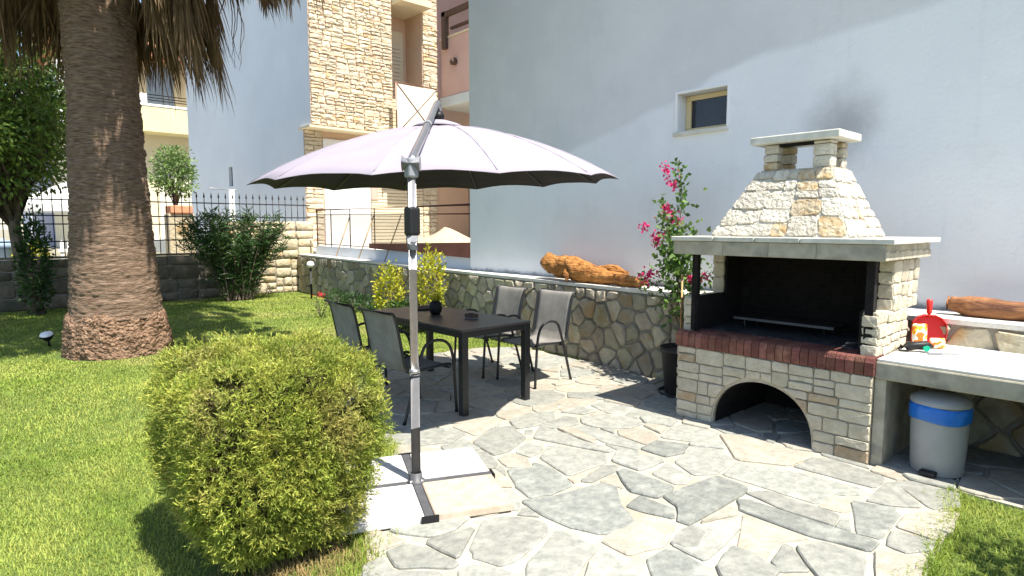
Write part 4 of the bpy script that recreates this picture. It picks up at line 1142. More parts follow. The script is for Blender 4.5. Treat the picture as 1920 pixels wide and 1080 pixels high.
# pedal bin
pb = thing('pedal_bin', 'grey pedal bin with blue bag rim under the counter', 'bin', (-.985, 4.475, .015))
c = (0, 0, 0)
mb = MB(); mb.lathe([(0, 0), (.135, 0), (.142, .012), (.15, .2), (.156, .44)], c, 32); mb.build('body', 'bin', pb, local=True)
mb = MB(); mb.lathe([(.157, .345), (.163, .35), (.165, .38), (.1655, .42), (.162, .441), (.157, .443)], c, 32)
for i, v in enumerate(mb.v):
    a = math.atan2(v[1], v[0]); mb.v[i] = (v[0] * (1 + .006 * math.sin(9 * a + v[2] * 40)), v[1] * (1 + .006 * math.sin(7 * a)), v[2] + .006 * math.sin(3 * a + 1))
mb.build('bag_rim', 'bag', pb, local=True)
mb = MB(); mb.lathe([(.16, .444), (.163, .452), (.16, .475), (.13, .495), (.06, .508), (0, .511)], c, 32); mb.build('lid', 'bin', pb, local=True)
mb = MB(); mb.box(-.045, .045, -.195, -.13, .022, .05, .012); mb.build('pedal', 'black_plastic', pb, local=True)
mb = MB(); mb.lathe([(.137, -.002), (.144, .0), (.144, .016), (.139, .018)], c, 32); mb.build('foot_ring', 'black_plastic', pb, local=True)
pb.rotation_euler = (0, 0, rad(-42) + math.pi / 2 - rad(50))

# dustpan leaning
dp = thing('dustpan', 'red plastic dustpan standing upright on the counter against the wall', 'dustpan', (-1.225, 5.1, .717))
def pan_outline(): return [(-.1, 0), (.1, 0), (.108, .1), (.1, .15), (.07, .19), (.035, .205), (-.035, .205), (-.07, .19), (-.1, .15), (-.108, .1)]
o_ = pan_outline(); n = len(o_)
mb = MB(); tl = .2
def lean(x, y, z): return (x, y + z * tl, z)
vs = [lean(x, .0, z) for x, z in o_] + [lean(x, .006, z) for x, z in o_]
mb.add(vs, [tuple(range(n)), tuple(range(2 * n - 1, n - 1, -1))] + [(i, (i + 1) % n, n + (i + 1) % n, n + i) for i in range(n)])
mb.build('pan', 'red', dp, local=True)
rim = [p for p in o_[2:]] ; rim = [(.1, .0)] + rim + [(-.1, .0)]
mb = MB()
for (p, q) in zip(rim, rim[1:]):
    d0 = .012 + .05 * min(1, p[1] / .15); d1 = .012 + .05 * min(1, q[1] / .15)
    mb.add([lean(p[0], 0, p[1]), lean(q[0], 0, q[1]), lean(q[0] * .98, -d1, q[1]), lean(p[0] * .98, -d0, p[1]), lean(p[0] * 1.03, 0, p[1]), lean(q[0] * 1.03, 0, q[1] + .003), lean(q[0] * 1.01, -d1, q[1] + .003), lean(p[0] * 1.01, -d0, p[1])],
           [(0, 1, 2, 3), (7, 6, 5, 4), (3, 2, 6, 7), (0, 4, 5, 1)])
mb.build('rim', 'red', dp, local=True)
mb = MB(); mb.tube([lean(0, -.02, .19), lean(0, -.02, .22), lean(0, -.018, .3), lean(0, -.018, .315)], [.02, .017, .02, .016], 10); mb.build('handle', 'red', dp, local=True)
dp.rotation_euler = (0, 0, rad(22))

# packet with orange and yellow print, white ground
def packet_material():
    m = bpy.data.materials.new('printed_packet'); m.use_nodes = True
    N, L = m.node_tree.nodes, m.node_tree.links; bs = N['Principled BSDF']; bs.inputs['Roughness'].default_value = .35
    tc = N.new('ShaderNodeTexCoord'); nz = N.new('ShaderNodeTexNoise'); nz.inputs['Scale'].default_value = 16; nz.inputs['Detail'].default_value = 1.0
    L.new(tc.outputs['Object'], nz.inputs['Vector'])
    cr = N.new('ShaderNodeValToRGB'); cr.color_ramp.interpolation = 'CONSTANT'
    e = cr.color_ramp.elements; e[0].position = 0; e[0].color = (.75, .2, .02, 1); e[1].position = .42; e[1].color = (.78, .76, .7, 1)
    for p, c in ((.54, (.8, .5, .03, 1)), (.6, (.75, .16, .02, 1)), (.66, (.8, .6, .05, 1))): k = e.new(p); k.color = c
    L.new(nz.outputs['Fac'], cr.inputs['Fac']); L.new(cr.outputs[0], bs.inputs['Base Color']); return m
M['packet'] = packet_material()
def pillow(mb, w, h, d, tx, n=10):
    vs, fs = [], []
    for s in (1, -1):
        b = len(vs)
        for i in range(n + 1):
            for j in range(n + 1):
                u, v = i / n * 2 - 1, j / n * 2 - 1
                t = ((1 - u ** 4) * (1 - v ** 4)) ** .6 * d / 2 * s * (1 + .25 * mnoise.noise(Vector((u * 2, v * 2, s))))
                vs.append((u * w / 2 * (1 - .06 * v * v), t + (v + 1) * h / 2 * tx, (v + 1) * h / 2))
        for i in range(n):
            for j in range(n):
                a = b + i * (n + 1) + j; f = (a, a + n + 1, a + n + 2, a + 1); fs.append(f if s < 0 else f[::-1])
    mb.add(vs, fs, True)
pk = thing('printed_packet', 'white packet with orange and yellow print in front of the red dustpan', 'packet', (-1.235, 4.93, .717), rad(25))
mb = MB(); pillow(mb, .09, .16, .06, .12); mb.build('bag', 'packet', pk, local=True)
pk2 = thing('small_packet', 'small yellow printed packet lying by the foot of the dustpan', 'packet', (-1.13, 4.95, .717), rad(40))
mb = MB(); pillow(mb, .1, .07, .06, .2); mb.build('bag', 'packet', pk2, local=True)
# black glove-like grill brush with green button and a knife
gb = thing('grill_lighter', 'black hand tool with a round green button on the counter', 'tool', (-1.2, 4.72, .717), rad(35))
mb = MB(); mb.tube([(-.09, 0, .03), (-.05, 0, .034), (.0, 0, .04), (.06, .0, .044), (.1, .0, .035)], [.018, .03, .028, .032, .012], 10); mb.build('body', 'black_plastic', gb, local=True)
mb = MB(); mb.tube([(-.09, 0, .03), (-.11, -.01, .02), (-.1, -.02, .008), (-.05, -.025, .008)], .008, 8); mb.build('trigger', 'black_plastic', gb, local=True)
mb = MB(); mb.tube([(.05, -.028, .03), (.05, -.042, .03)], .02, 14); mb.build('button', 'green_plastic', gb, local=True)
kn = thing('knife', 'small knife with pale handle lying on the white counter', 'knife', (-1.06, 4.68, .717), rad(38))
mb = MB(); mb.box(-.07, .02, -.01, .01, .004, .022, .006); mb.build('handle', 'grey_plastic', kn, local=True)
mb = MB(); mb.prism([(.02, .004), (.13, .006), (.11, .02), (.02, .02)], 'y', -.002, .002); mb.build('blade', 'steel', kn, local=True)

# logs ---------------------------------------------------------------
def log_mesh(pts, rs, name, m, label, cat, n=22, rough=.16, fs_=2.5, seed=0, sub=8):
    P = []; R = []
    for i in range(len(pts) - 1):
        for k in range(sub):
            t = k / sub; P.append(Vector(pts[i]).lerp(Vector(pts[i + 1]), t)); R.append(rs[i] + (rs[i + 1] - rs[i]) * (t * t * (3 - 2 * t)))
    P.append(Vector(pts[-1])); R.append(rs[-1])
    mb = MB(); mb.tube(P, R, n, True)
    c = P
    for i, v in enumerate(mb.v):
        ring = min(i // n, len(P) - 1); p = P[ring]; d = Vector(v) - p
        f = 1 + rough * 1.6 * mnoise.noise(Vector(v) * fs_ * 2 + Vector((seed, 0, 0))) + rough * mnoise.noise(Vector(v) * fs_ * 7 + Vector((0, seed, 0)))
        mb.v[i] = tuple(p + d * f)
    return mb, name, m, label, cat
dw = thing('driftwood', 'knobbly orange driftwood trunk lying on the retaining wall top', 'driftwood', (-4.7, 5.42, .9))
a = log_mesh([(-5.48, 5.5, 1.1), (-5.36, 5.48, 1.1), (-5.16, 5.44, 1.07), (-4.9, 5.42, 1.05), (-4.72, 5.4, 1.03), (-4.6, 5.42, 1.01), (-4.4, 5.4, .99), (-4.15, 5.38, .965), (-3.96, 5.36, .96), (-3.84, 5.35, .965)],
             [.075, .105, .12, .13, .125, .1, .085, .07, .06, .03], 'trunk', 'driftwood', None, None, 26, .2, 2.2, 4.2)
a[0].build('trunk', 'driftwood', dw)
a = log_mesh([(-4.95, 5.36, 1.05), (-4.9, 5.28, .99), (-4.88, 5.25, .92)], [.06, .04, .012], 'stub', 'driftwood', None, None, 14, .3, 4, 1.2); a[0].build('stub', 'driftwood', dw)
a = log_mesh([(-4.6, 5.48, 1.03), (-4.42, 5.5, 1.08), (-4.2, 5.5, 1.03)], [.05, .05, .03], 'stub', 'driftwood', None, None, 14, .35, 4, 7.2); a[0].build('stub', 'driftwood', dw)
lg = thing('log', 'brown barkless log on the wall top behind the white counter', 'log', (-.5, 5.42, .9))
a = log_mesh([(-1.2, 5.45, .985), (-1.05, 5.45, .975), (-.7, 5.43, .965), (-.3, 5.4, .975), (.2, 5.38, .97), (.3, 5.38, .97)], [.06, .075, .066, .07, .062, .05], 'log', 'log', None, None, 20, .14, 2.5, 9.2)
a[0].build('trunk', 'log', lg)

# ================================================================== TABLE AND CHAIRS
tb = thing('garden_table', 'black rectangular garden table under the parasol', 'table', (-4.61, 3.3, .024))
tx0, tx1, ty0, ty1 = -5.39, -3.84, 2.925, 3.68
mb = MB(); mb.box(tx0, tx1, ty0, ty1, .712, .73, .004); mb.build('table_top', 'tabletop', tb)
mb = MB()
for (a0, a1, b0, b1) in ((tx0 + .06, tx1 - .06, ty0 + .008, ty0 + .04), (tx0 + .06, tx1 - .06, ty1 - .04, ty1 - .008), (tx0 + .008, tx0 + .04, ty0 + .06, ty1 - .06), (tx1 - .04, tx1 - .008, ty0 + .06, ty1 - .06)):
    mb.box(a0, a1, b0, b1, .66, .711, .004)
mb.build('apron', 'black_frame', tb)
for x in (tx0 + .004, tx1 - .064):
    for y_ in (ty0 + .004, ty1 - .064): mb = MB(); mb.box(x, x + .06, y_, y_ + .06, .024, .7112, .004); mb.build('leg', 'black_frame', tb)

def spline(pts, n=6):
    P = [Vector(p) for p in pts]; out = []
    for i in range(len(P) - 1):
        p0, p1, p2, p3 = P[max(i - 1, 0)], P[i], P[i + 1], P[min(i + 2, len(P) - 1)]
        for k in range(n):
            t = k / n
            out.append(0.5 * ((2 * p1) + (p2 - p0) * t + (2 * p0 - 5 * p1 + 4 * p2 - p3) * t * t + (3 * p1 - p0 - 3 * p2 + p3) * t ** 3))
    out.append(P[-1]); return out
def make_chair(label):
    t = thing('sling_chair', label, 'chair', (0, 0, .024), 0, 'black framed sling chairs around the garden table')
    hw = .262
    for s in (-1, 1):
        x = s * hw
        mb = MB(); mb.tube(spline([(x, -.27, 0), (x, -.255, .25), (x, -.235, .47), (x, -.185, .585), (x, -.08, .625), (x, .03, .6), (x, .085, .5), (x, .16, .28), (x, .245, 0)], 5), .0125, 8)
        sf = mb.build('side_frame', 'black_frame', t, local=True)
        mb = MB(); mb.tube([(x, -.27, -.003), (x, -.27, .02)], .016, 8); mb.tube([(x, .245, -.003), (x, .242, .02)], .016, 8); mb.build('foot_cap', 'black_plastic', sf, local=True)
    def back(x): return [(x, -.235, .395), (x, -.2, .408), (x, 0, .4), (x, .15, .395), (x, .2, .43), (x, .225, .52), (x, .26, .7), (x, .29, .83), (x, .315, .868), (x, .34, .872)]
    for s in (-1, 1):
        mb = MB(); mb.tube(spline(back(s * .232), 4), .0115, 8); mb.build('back_rail', 'black_frame', t, local=True)
    mb = MB(); mb.tube([(-.232, .34, .872), (.232, .34, .872)], .0115, 8); mb.build('top_bar', 'black_frame', t, local=True)
    mb = MB(); mb.tube([(-.26, -.2, .385), (.26, -.2, .385)], .011, 8); mb.build('cross_bar', 'black_frame', t, local=True); mb = MB(); mb.tube([(-.26, .12, .375), (.26, .12, .375)], .011, 8); mb.build('cross_bar', 'black_frame', t, local=True)
    prof = spline(back(0), 5); vs, fs = [], []; nx = 8
    for p in prof:
        for i in range(nx + 1):
            u = i / nx * 2 - 1; sag = .012 * (1 - u * u)
            vs.append((u * .228, p.y + (sag if p.z > .45 else 0), p.z - (sag if p.z < .45 else 0)))
    k = len(prof) * (nx + 1)
    vs += [(x, y_ + (.004 if z > .45 else 0), z - (.004 if z <= .45 else 0)) for (x, y_, z) in vs]
    for i in range(len(prof) - 1):
        for j in range(nx):
            a = i * (nx + 1) + j; f = (a, a + 1, a + nx + 2, a + nx + 1); fs += [f, tuple(k + q for q in f[::-1])]
    for i in range(len(prof) - 1):
        for j in (0, nx):
            a = i * (nx + 1) + j; b_ = a + nx + 1; fs.append((a, b_, k + b_, k + a))
    cut = 5 * 3 + 1
    half = cut * (nx + 1)
    mb = MB(); mb.add(vs, fs, True); mb.build('sling', 'sling', t, local=True, recalc=True)
    return t
ch = make_chair('grey sling chair nearest the barbecue, back against the stone wall')
ch.location = (-4.33, 4.205, .024); ch.rotation_euler = (0, 0, rad(2))
dup(ch, (-4.97, 4.14, .024), rad(-3), 'grey sling chair farther from the barbecue on the wall side of the table')
dup(ch, (-4.25, 2.7, .024), rad(182), 'sling chair seen from behind, right beside the parasol pole')
dup(ch, (-4.9, 2.72, .024), rad(178), 'sling chair seen from behind, farther from the parasol pole beside the lawn')

vs_ = thing('vase', 'round black vase with a tuft of yellow green leaves on the table', 'vase', (-4.73, 3.29, .731))
mb = MB(); mb.lathe([(0, 0), (.04, 0), (.058, .03), (.064, .065), (.056, .105), (.036, .128), (.034, .132), (.03, .128), (.03, .1), (0, .1)], (0, 0, 0), 24); mb.build('pot', 'vase', vs_, local=True)
n = 70; P = np.tile(np.array([[-4.73, 3.29, .84]]), (n, 1)) + nrng.normal(scale=.012, size=(n, 3)) * [1, 1, .2]
D = nrng.normal(size=(n, 3)) * [.5, .5, .2] + [0, 0, 1.0]
V, F, T = leaves(P, D, (.07, .13), (.008, .014)); np_mesh('tuft', V, F, 'leaf_yellow', parent=vs_, tint=T)
at_ = thing('ashtray', 'small dark square ashtray on the table', 'ashtray', (-4.3, 3.38, .731))
mb = MB(); mb.box(-.05, .05, -.04, .04, 0, .008, .003); mb.build('bottom', 'grey_plastic', at_, local=True)
mb = MB(); mb.box(-.05, .05, -.04, -.032, .008, .04, .002); mb.box(-.05, .05, .032, .04, .008, .04, .002); mb.box(-.05, -.042, -.032, .032, .008, .04, .002); mb.box(.042, .05, -.032, .032, .008, .04, .002); mb.build('rim', 'wood_dark', at_, local=True)
tr_ = thing('tray', 'flat dark tray behind the parasol pole on the table', 'tray', (-5.12, 3.4, .731))
mb = MB(); mb.lathe([(0, 0), (.1, 0), (.12, .018), (.116, .018), (.098, .006), (0, .006)], (0, 0, 0), 28); mb.build('dish', 'wood_dark', tr_, local=True)

# ================================================================== PARASOL
PX, PY = -2.95, 1.90
CX, CY = -4.14, 2.93
um = thing('cantilever_parasol', 'lavender grey cantilever parasol over the table', 'parasol', (PX, PY, .05))
ang = math.atan2(.4, .18)
e1 = Vector((math.cos(ang), math.sin(ang), 0)); e2 = Vector((e1.y, -e1.x, 0))
def bar(mb, a, b, w, z0, z1, c=0):
    d = (b - a).normalized(); s = Vector((-d.y, d.x, 0)) * w / 2
    p = [a - s, b - s, b + s, a + s]
    mb.prism([(q.x, q.y) for q in p], 'z', z0, z1)
O = Vector((PX, PY, 0))
for d in (e1, -e1, e2, -e2):
    mb = MB(); bar(mb, O + d * .03, O + d * .46, .045, .026, .062); cb = mb.build('cross_base_arm', 'dgrey_tube', um)
    mb = MB(); s = Vector((-d.y, d.x, 0)); bar(mb, O + d * .462 - s * .045, O + d * .462 + s * .045, .012, .024, .068); mb.build('end_cap', 'black_plastic', cb)
mb = MB(); mb.lathe([(.05, .062), (.05, .075), (.036, .08), (.034, .12), (.0305, .122)], (PX, PY, 0), 20); mb.build('foot_flange', 'dgrey_tube', um)
for i in range(4):
    a = ang + math.pi / 4 + i * math.pi / 2; mb = MB(); mb.tube([(PX + .045 * math.cos(a), PY + .045 * math.sin(a), .06), (PX + .045 * math.cos(a), PY + .045 * math.sin(a), .085)], .008, 6); mb.build('bolt', 'steel', um)
mb = MB(); mb.tube([(PX, PY, .06), (PX, PY, .71)], .0285, 20); mb.build('lower_pole', 'dgrey_tube', um)
mb = MB(); mb.tube([(PX, PY, .7), (PX, PY, .715), (PX, PY, .735)], [.033, .033, .029], 20); mb.build('collar', 'alu', um)
mb = MB(); mb.tube([(PX, PY, .72), (PX, PY, 1.9)], .0245, 20); mb.build('upper_pole', 'alu', um)
mb = MB(); mb.box(PX - .036, PX + .036, PY - .036, PY + .036, 1.5, 1.66, .014); ck = mb.build('crank_housing', 'black_plastic', um)
mb = MB(); mb.tube([(PX, PY, 1.42), (PX, PY, 1.5)], [.03, .034], 16); mb.build('housing_sleeve', 'grey_plastic', um)
hd = Vector((CX - PX, CY - PY, 0)).normalized(); hs = Vector((-hd.y, hd.x, 0))
J = Vector((PX, PY, 1.9))
mb = MB(); mb.tube([J - hs * .05 + Vector((0, 0, .0)), J + hs * .05], .044, 20); mb.box(PX - .032, PX + .032, PY - .032, PY + .032, 1.82, 1.93, .012); mb.build('hinge', 'grey_plastic', um)
dist_ = math.hypot(CX - PX, CY - PY)
armp = []
for t, z in ((0, 1.91), (.12, 1.99), (.3, 2.1), (.5, 2.23), (.7, 2.36), (.85, 2.46), (.94, 2.515), (1.0, 2.52), (1.035, 2.485), (1.045, 2.44)):
    armp.append((PX + (CX - PX) * t, PY + (CY - PY) * t, z))
mb = MB(); mb.tube(spline(armp, 6), .0245, 16); mb.build('arm', 'alu', um)
mb = MB(); q = Vector(armp[3]); q2 = Vector(armp[4]); dd = (q2 - q).normalized(); mb.tube([q, q + dd * .05], .03, 16); mb.build('arm_collar', 'grey_plastic', um)
TOPZ = 2.345; R_, DROP = 1.44, .45
mb = MB(); mb.tube([(CX, CY, 2.46), (CX, CY, TOPZ + .01)], .018, 10); mb.lathe([(.0, .0), (.045, .0), (.05, .03), (.03, .06), (0, .06)], (CX, CY, 2.41), 16); mb.build('hanger', 'black_plastic', um)
NR = 12
tilt_dir = Vector((hd.x, hd.y, 0))
def can_pt(r, a, extra=0.0):
    s = r / R_
    z = TOPZ - DROP * (s ** 1.9) + extra
    x, y_ = r * math.cos(a), r * math.sin(a)
    z += (.04 * (x * hd.x + y_ * hd.y) + .03 * (x * .669 + y_ * .743)) / R_
    return Vector((CX + x, CY + y_, z))
a_off = rad(9)
can = None
for k in range(NR):
    a0, a1 = a_off + 2 * math.pi * k / NR, a_off + 2 * math.pi * (k + 1) / NR
    nr, na = 12, 8; vs, fs = [], []
    for i in range(nr + 1):
        r0 = .09 + (R_ - .09) * i / nr
        for j in range(na + 1):
            u = j / na; a = a0 + (a1 - a0) * u; sc = 4 * u * (1 - u)
            ch_ = math.cos(math.pi / NR) / math.cos(a - (a0 + a1) / 2)
            r = r0 * (ch_ * (1 - .012 * sc * (i / nr) ** 2))
            wk = mnoise.noise(Vector((r * 3.2, a * 5.0, k * 3.7))) * .007 * sc; vs.append(can_pt(r, a, wk - .018 * sc * (i / nr) * (1 - .35 * i / nr)))
    m_ = len(vs); vs += [v + Vector((0, 0, -.004)) for v in vs]
    for i in range(nr):
        for j in range(na):
            q = i * (na + 1) + j; f = (q, q + 1, q + na + 2, q + na + 1); fs += [f, tuple(m_ + x for x in f[::-1])]
    for j in range(na):
        q = nr * (na + 1) + j; fs.append((q, q + 1, m_ + q + 1, m_ + q))
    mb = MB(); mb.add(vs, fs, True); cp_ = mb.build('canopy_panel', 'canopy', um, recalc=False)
    cp_.data.materials.append(M['lining'])  # lower faces take the darker colour that carries the shade
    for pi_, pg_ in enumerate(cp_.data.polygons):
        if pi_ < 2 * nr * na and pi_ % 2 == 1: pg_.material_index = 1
    mb = MB(); mb.tube([can_pt(r, a0, .0015) for r in (.2, .4, .6, .8, 1.0, 1.2, 1.405)], .0045, 5); mb.build('seam', 'canopy', cp_)
    mb = MB(); mb.tube([can_pt(r, a0, -.014) for r in (.05, .3, .6, .9, 1.2, 1.395)], .007, 6); mb.build('rib', 'dgrey_tube', um)
# valance edge binding
mb = MB(); mb.lathe([(0, .05), (.08, .045), (.16, .02), (.22, -.01), (.215, -.014), (.15, .012), (0, .04)], (CX, CY, TOPZ + .005), 24); mb.build('vent_cap', 'canopy', um)
mb = MB(); mb.tube([(CX, CY, TOPZ), (CX, CY, TOPZ - .22)], .022, 12); mb.lathe([(0, -.24), (.05, -.23), (.05, -.2), (.03, -.18), (0, -.18)], (CX, CY, TOPZ), 16); mb.build('hub', 'dgrey_tube', um)
# base slabs: separate stone slabs resting in the cross
k = 0
for (s1, s2, m, lb) in ((1, 1, 'tile_beige', 'beige stained stone slab weighing down the parasol foot, nearest the barbecue'),
                    (1, -1, 'tile_white', 'white stone slab on the parasol foot, on the table side'),
                    (-1, 1, 'tile_white', 'white stone slab on the parasol foot, on the near side by the bush'),
                    (-1, -1, 'tile_white', 'white stone slab on the parasol foot, mostly hidden behind the bush')):
    a, b = .028, .45
    pts = [O + e1 * s1 * i + e2 * s2 * j for i, j in ((a, a), (b, a), (b, b), (a, b))]
    mb = MB(); mb.prism([(p.x, p.y) for p in pts], 'z', .025, .066)
    o = mb.build('base_slab', m, label=lb, cat='slab', group='stone slabs on the parasol foot')
    bm = bmesh.new(); bm.from_mesh(o.data); bmesh.ops.bevel(bm, geom=list(bm.edges), offset=.004, segments=2, affect='EDGES'); bm.to_mesh(o.data); bm.free()

# ================================================================== PLANTS
def cat_leaf(parts):
    V, F, T, b = [], [], [], 0
    for v, f, t in parts:
        V.append(v); F.append(f + b); T.append(t); b += len(v)
    return np.concatenate(V), np.concatenate(F), np.concatenate(T)

# clipped bush -------------------------------------------------------
bush = thing('clipped_bush', 'rounded clipped yellow green bush in front of the parasol foot', 'bush', (-2.89, 1.04, 0))
BC = np.array([-2.89, 1.04, .51]); BR = np.array([.43, .425, .45])
def bush_pts(n, shell):
    D = unit(nrng.normal(size=(n, 3)))
    p = 6.5
    s = (np.abs(D) ** p).sum(1) ** (-1 / p)
    S = D * s[:, None]
    lump = np.array([mnoise.noise(Vector(d * 2.1)) * .075 + mnoise.noise(Vector(d * 5.5)) * .05 for d in S])
    S = S * (1 + lump)[:, None] * shell[:, None]
    taper = np.clip(1 - .34 * np.clip(-S[:, 2], 0, 1) ** 1.4, .5, 1)
    S[:, :2] *= taper[:, None]
    return BC + S * BR, S
n = 27000
P, S = bush_pts(n, nrng.uniform(.86, 1.02, n))
out = unit(S) + nrng.normal(scale=.55, size=(n, 3)) + [0, 0, .35]; out = unit(out)
parts = []
k = 8
ln = nrng.uniform(.02, .05, n)
hole = np.array([mnoise.noise(Vector(s * 2.6 + np.array([5, 1, 2]))) for s in S])
hole2 = np.array([mnoise.noise(Vector(s * 7.0 + np.array([1, 8, 2]))) for s in S]); keepm = (hole < .36) & (hole2 < .3)
P, out, ln, S, hole = P[keepm], out[keepm], ln[keepm], S[keepm], hole[keepm]; n = len(P)
clump = np.array([mnoise.noise(Vector(s * 3.1 + np.array([9, 3, 4]))) for s in S])
for i in range(k):
    b = P + out * (ln * i / k)[:, None]
    D = out * .75 + unit(nrng.normal(size=(n, 3))) * .75
    t = np.clip(.5 + .35 * clump + nrng.normal(scale=.17, size=n), 0, 1)
    parts.append(leaves(b, D, (.014, .034), (.0035, .0065), tintr=t))
# upright stray sprigs
m_ = 160; P2, S2 = bush_pts(m_, np.ones(m_)); o2 = unit(unit(S2) + [0, 0, .7] + nrng.normal(scale=.25, size=(m_, 3)))
for i in range(12):
    b = P2 + o2 * (.075 * i / 12); parts.append(leaves(b, o2 * .9 + unit(nrng.normal(size=(m_, 3))) * .6, (.02, .036), (.005, .0075)))
V, F, T = cat_leaf(parts); np_mesh('foliage', V, F, 'leaf_bush', parent=bush, tint=T)
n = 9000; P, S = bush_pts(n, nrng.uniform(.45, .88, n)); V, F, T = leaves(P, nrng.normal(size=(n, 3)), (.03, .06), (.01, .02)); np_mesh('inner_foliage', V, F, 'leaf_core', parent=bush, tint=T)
mb = MB()
br_ = random.Random(3)
for i in range(26):
    a = br_.uniform(0, 6.28); r = br_.uniform(.1, .42); p0 = Vector((-2.89 + br_.uniform(-.08, .08), 1.04 + br_.uniform(-.08, .08), -.01)); p2 = Vector((-2.89 + r * math.cos(a), 1.04 + r * math.sin(a), br_.uniform(.3, .75))); p1 = (p0 + p2) / 2 + Vector((0, 0, -.08))
    mb.tube([p0, p1, p2], [.011, .008, .003], 5)
mb.build('stems', 'bark', bush)

# unseen shrub added off-frame at the right to shade the lawn corner
def leaf_shrub(name, label, c, R, n, leafm, Lr, Wr, group=None, stems=8, seed=1, up=.4, squash=2.2, parent_z=0.0):
    t = thing(name, label, 'shrub', (c[0], c[1], parent_z), 0, group)
    D = unit(nrng.normal(size=(n, 3))); S = D * nrng.uniform(.3, 1, n)[:, None] ** .6
    S *= (1 + np.array([mnoise.noise(Vector(d * 2.2 + np.array([seed, 0, 0]))) * .45 for d in D]))[:, None]
    P = np.array(c) + S * np.array(R); P[:, 2] = np.maximum(P[:, 2], parent_z + .01)
    V, F, T = leaves(P, D + nrng.normal(scale=.6, size=(n, 3)) + [0, 0, up], Lr, Wr); np_mesh('foliage', V, F, leafm, parent=t, tint=T)
    mb = MB(); r = random.Random(seed)
    for i in range(stems):
        a = r.uniform(0, 6.28); q = r.uniform(.2, .7); mb.tube([(c[0] + .03 * math.cos(a), c[1] + .03 * math.sin(a), parent_z - .01), (c[0] + R[0] * q * .5 * math.cos(a), c[1] + R[1] * q * .5 * math.sin(a), (parent_z + c[2]) / 2), (c[0] + R[0] * q * math.cos(a), c[1] + R[1] * q * math.sin(a), c[2] + R[2] * r.uniform(-.2, .5))], [.012, .009, .004], 5)
    mb.build('stems', 'bark', t); return t
leaf_shrub('added_shade_shrub', 'added off-frame dark green shrub that shades the right lawn corner', (.95, 3.25, 1.1), (.75, .85, 1.15), 12000, 'leaf_ole', (.05, .1), (.02, .035), stems=14, seed=8)

# palm ---------------------------------------------------------------
PB = (-8.92, 1.41)
palm = thing('palm_tree', 'thick palm trunk with hanging skirt of dead fronds on the lawn', 'palm tree', (PB[0], PB[1], 0))
ns, nz_ = 120, 390
prof = [(0.0, .5), (.25, .515), (.5, .5), (.62, .485), (.8, .475), (1.2, .45), (2.0, .41), (3.0, .375), (4.4, .37), (5.5, .37), (10.2, .34)]
def prad(z):
    for (za, ra), (zb, rb) in zip(prof, prof[1:]):
        if za <= z <= zb: return ra + (rb - ra) * (z - za) / (zb - za)
    return prof[-1][1]
vs, fs = [], []
zz = np.concatenate([np.linspace(.45, 4.7, 330), np.linspace(4.75, 10.2, 60)])
pr2 = random.Random(2)
for i, z in enumerate(zz):
    ring = .004 * math.sin(z * 31 + 1) + .002 * pr2.uniform(-1, 1)
    for j in range(ns):
        a = 2 * math.pi * j / ns; d = Vector((math.cos(a), math.sin(a), 0))
        nn_ = mnoise.noise(Vector((d.x * 2.2, d.y * 2.2, z * 1.1))) * .022 + mnoise.noise(Vector((d.x * 9, d.y * 9, z * 22))) * .014 + mnoise.noise(Vector((d.x * 30, d.y * 30, z * 5))) * .006
        ph = (z + .02 * mnoise.noise(Vector((d.x * 3, d.y * 3, z * 3))) + .012 * mnoise.noise(Vector((d.x * 9, d.y * 9, z * 2)))) / .052; saw = (ph % 1.0); brk = .5 + .8 * mnoise.noise(Vector((d.x * 5, d.y * 5, math.floor(ph) * 1.7)))
        r = prad(z) + ring + nn_ + .014 * (saw - .5) * max(0, brk)
        vs.append((PB[0] + d.x * r, PB[1] + d.y * r, z))
for i in range(nz_ - 1):
    for j in range(ns): fs.append((i * ns + j, i * ns + (j + 1) % ns, (i + 1) * ns + (j + 1) % ns, (i + 1) * ns + j))
mb = MB(); mb.add(vs, fs, True); trunk = mb.build('trunk', 'bark_palm', palm, recalc=False)
# root boss
vs, fs = [], []; ns2, nz2 = 260, 70
for i in range(nz2):
    t = i / (nz2 - 1); z = -.02 + .56 * t
    for j in range(ns2):
        a = 2 * math.pi * j / ns2; d = Vector((math.cos(a), math.sin(a), 0))
        r = .585 - .075 * t ** 1.3 - (.06 * max(0, (t - .8) / .2) ** 2)
        r += mnoise.noise(Vector((d.x * 4, d.y * 4, z * 6))) * .035 + mnoise.noise(Vector((d.x * 18, d.y * 18, z * 26))) * .016 + mnoise.noise(Vector((d.x * 48, d.y * 48, z * 70))) * .024
        vs.append((PB[0] + d.x * r, PB[1] + d.y * r, z + mnoise.noise(Vector((d.x * 5, d.y * 5, 3))) * .05 * t))
for i in range(nz2 - 1):
    for j in range(ns2): fs.append((i * ns2 + j, i * ns2 + (j + 1) % ns2, (i + 1) * ns2 + (j + 1) % ns2, (i + 1) * ns2 + j))
mb = MB(); mb.add(vs, fs, True); mb.build('root_boss', 'palm_root', palm, recalc=False)

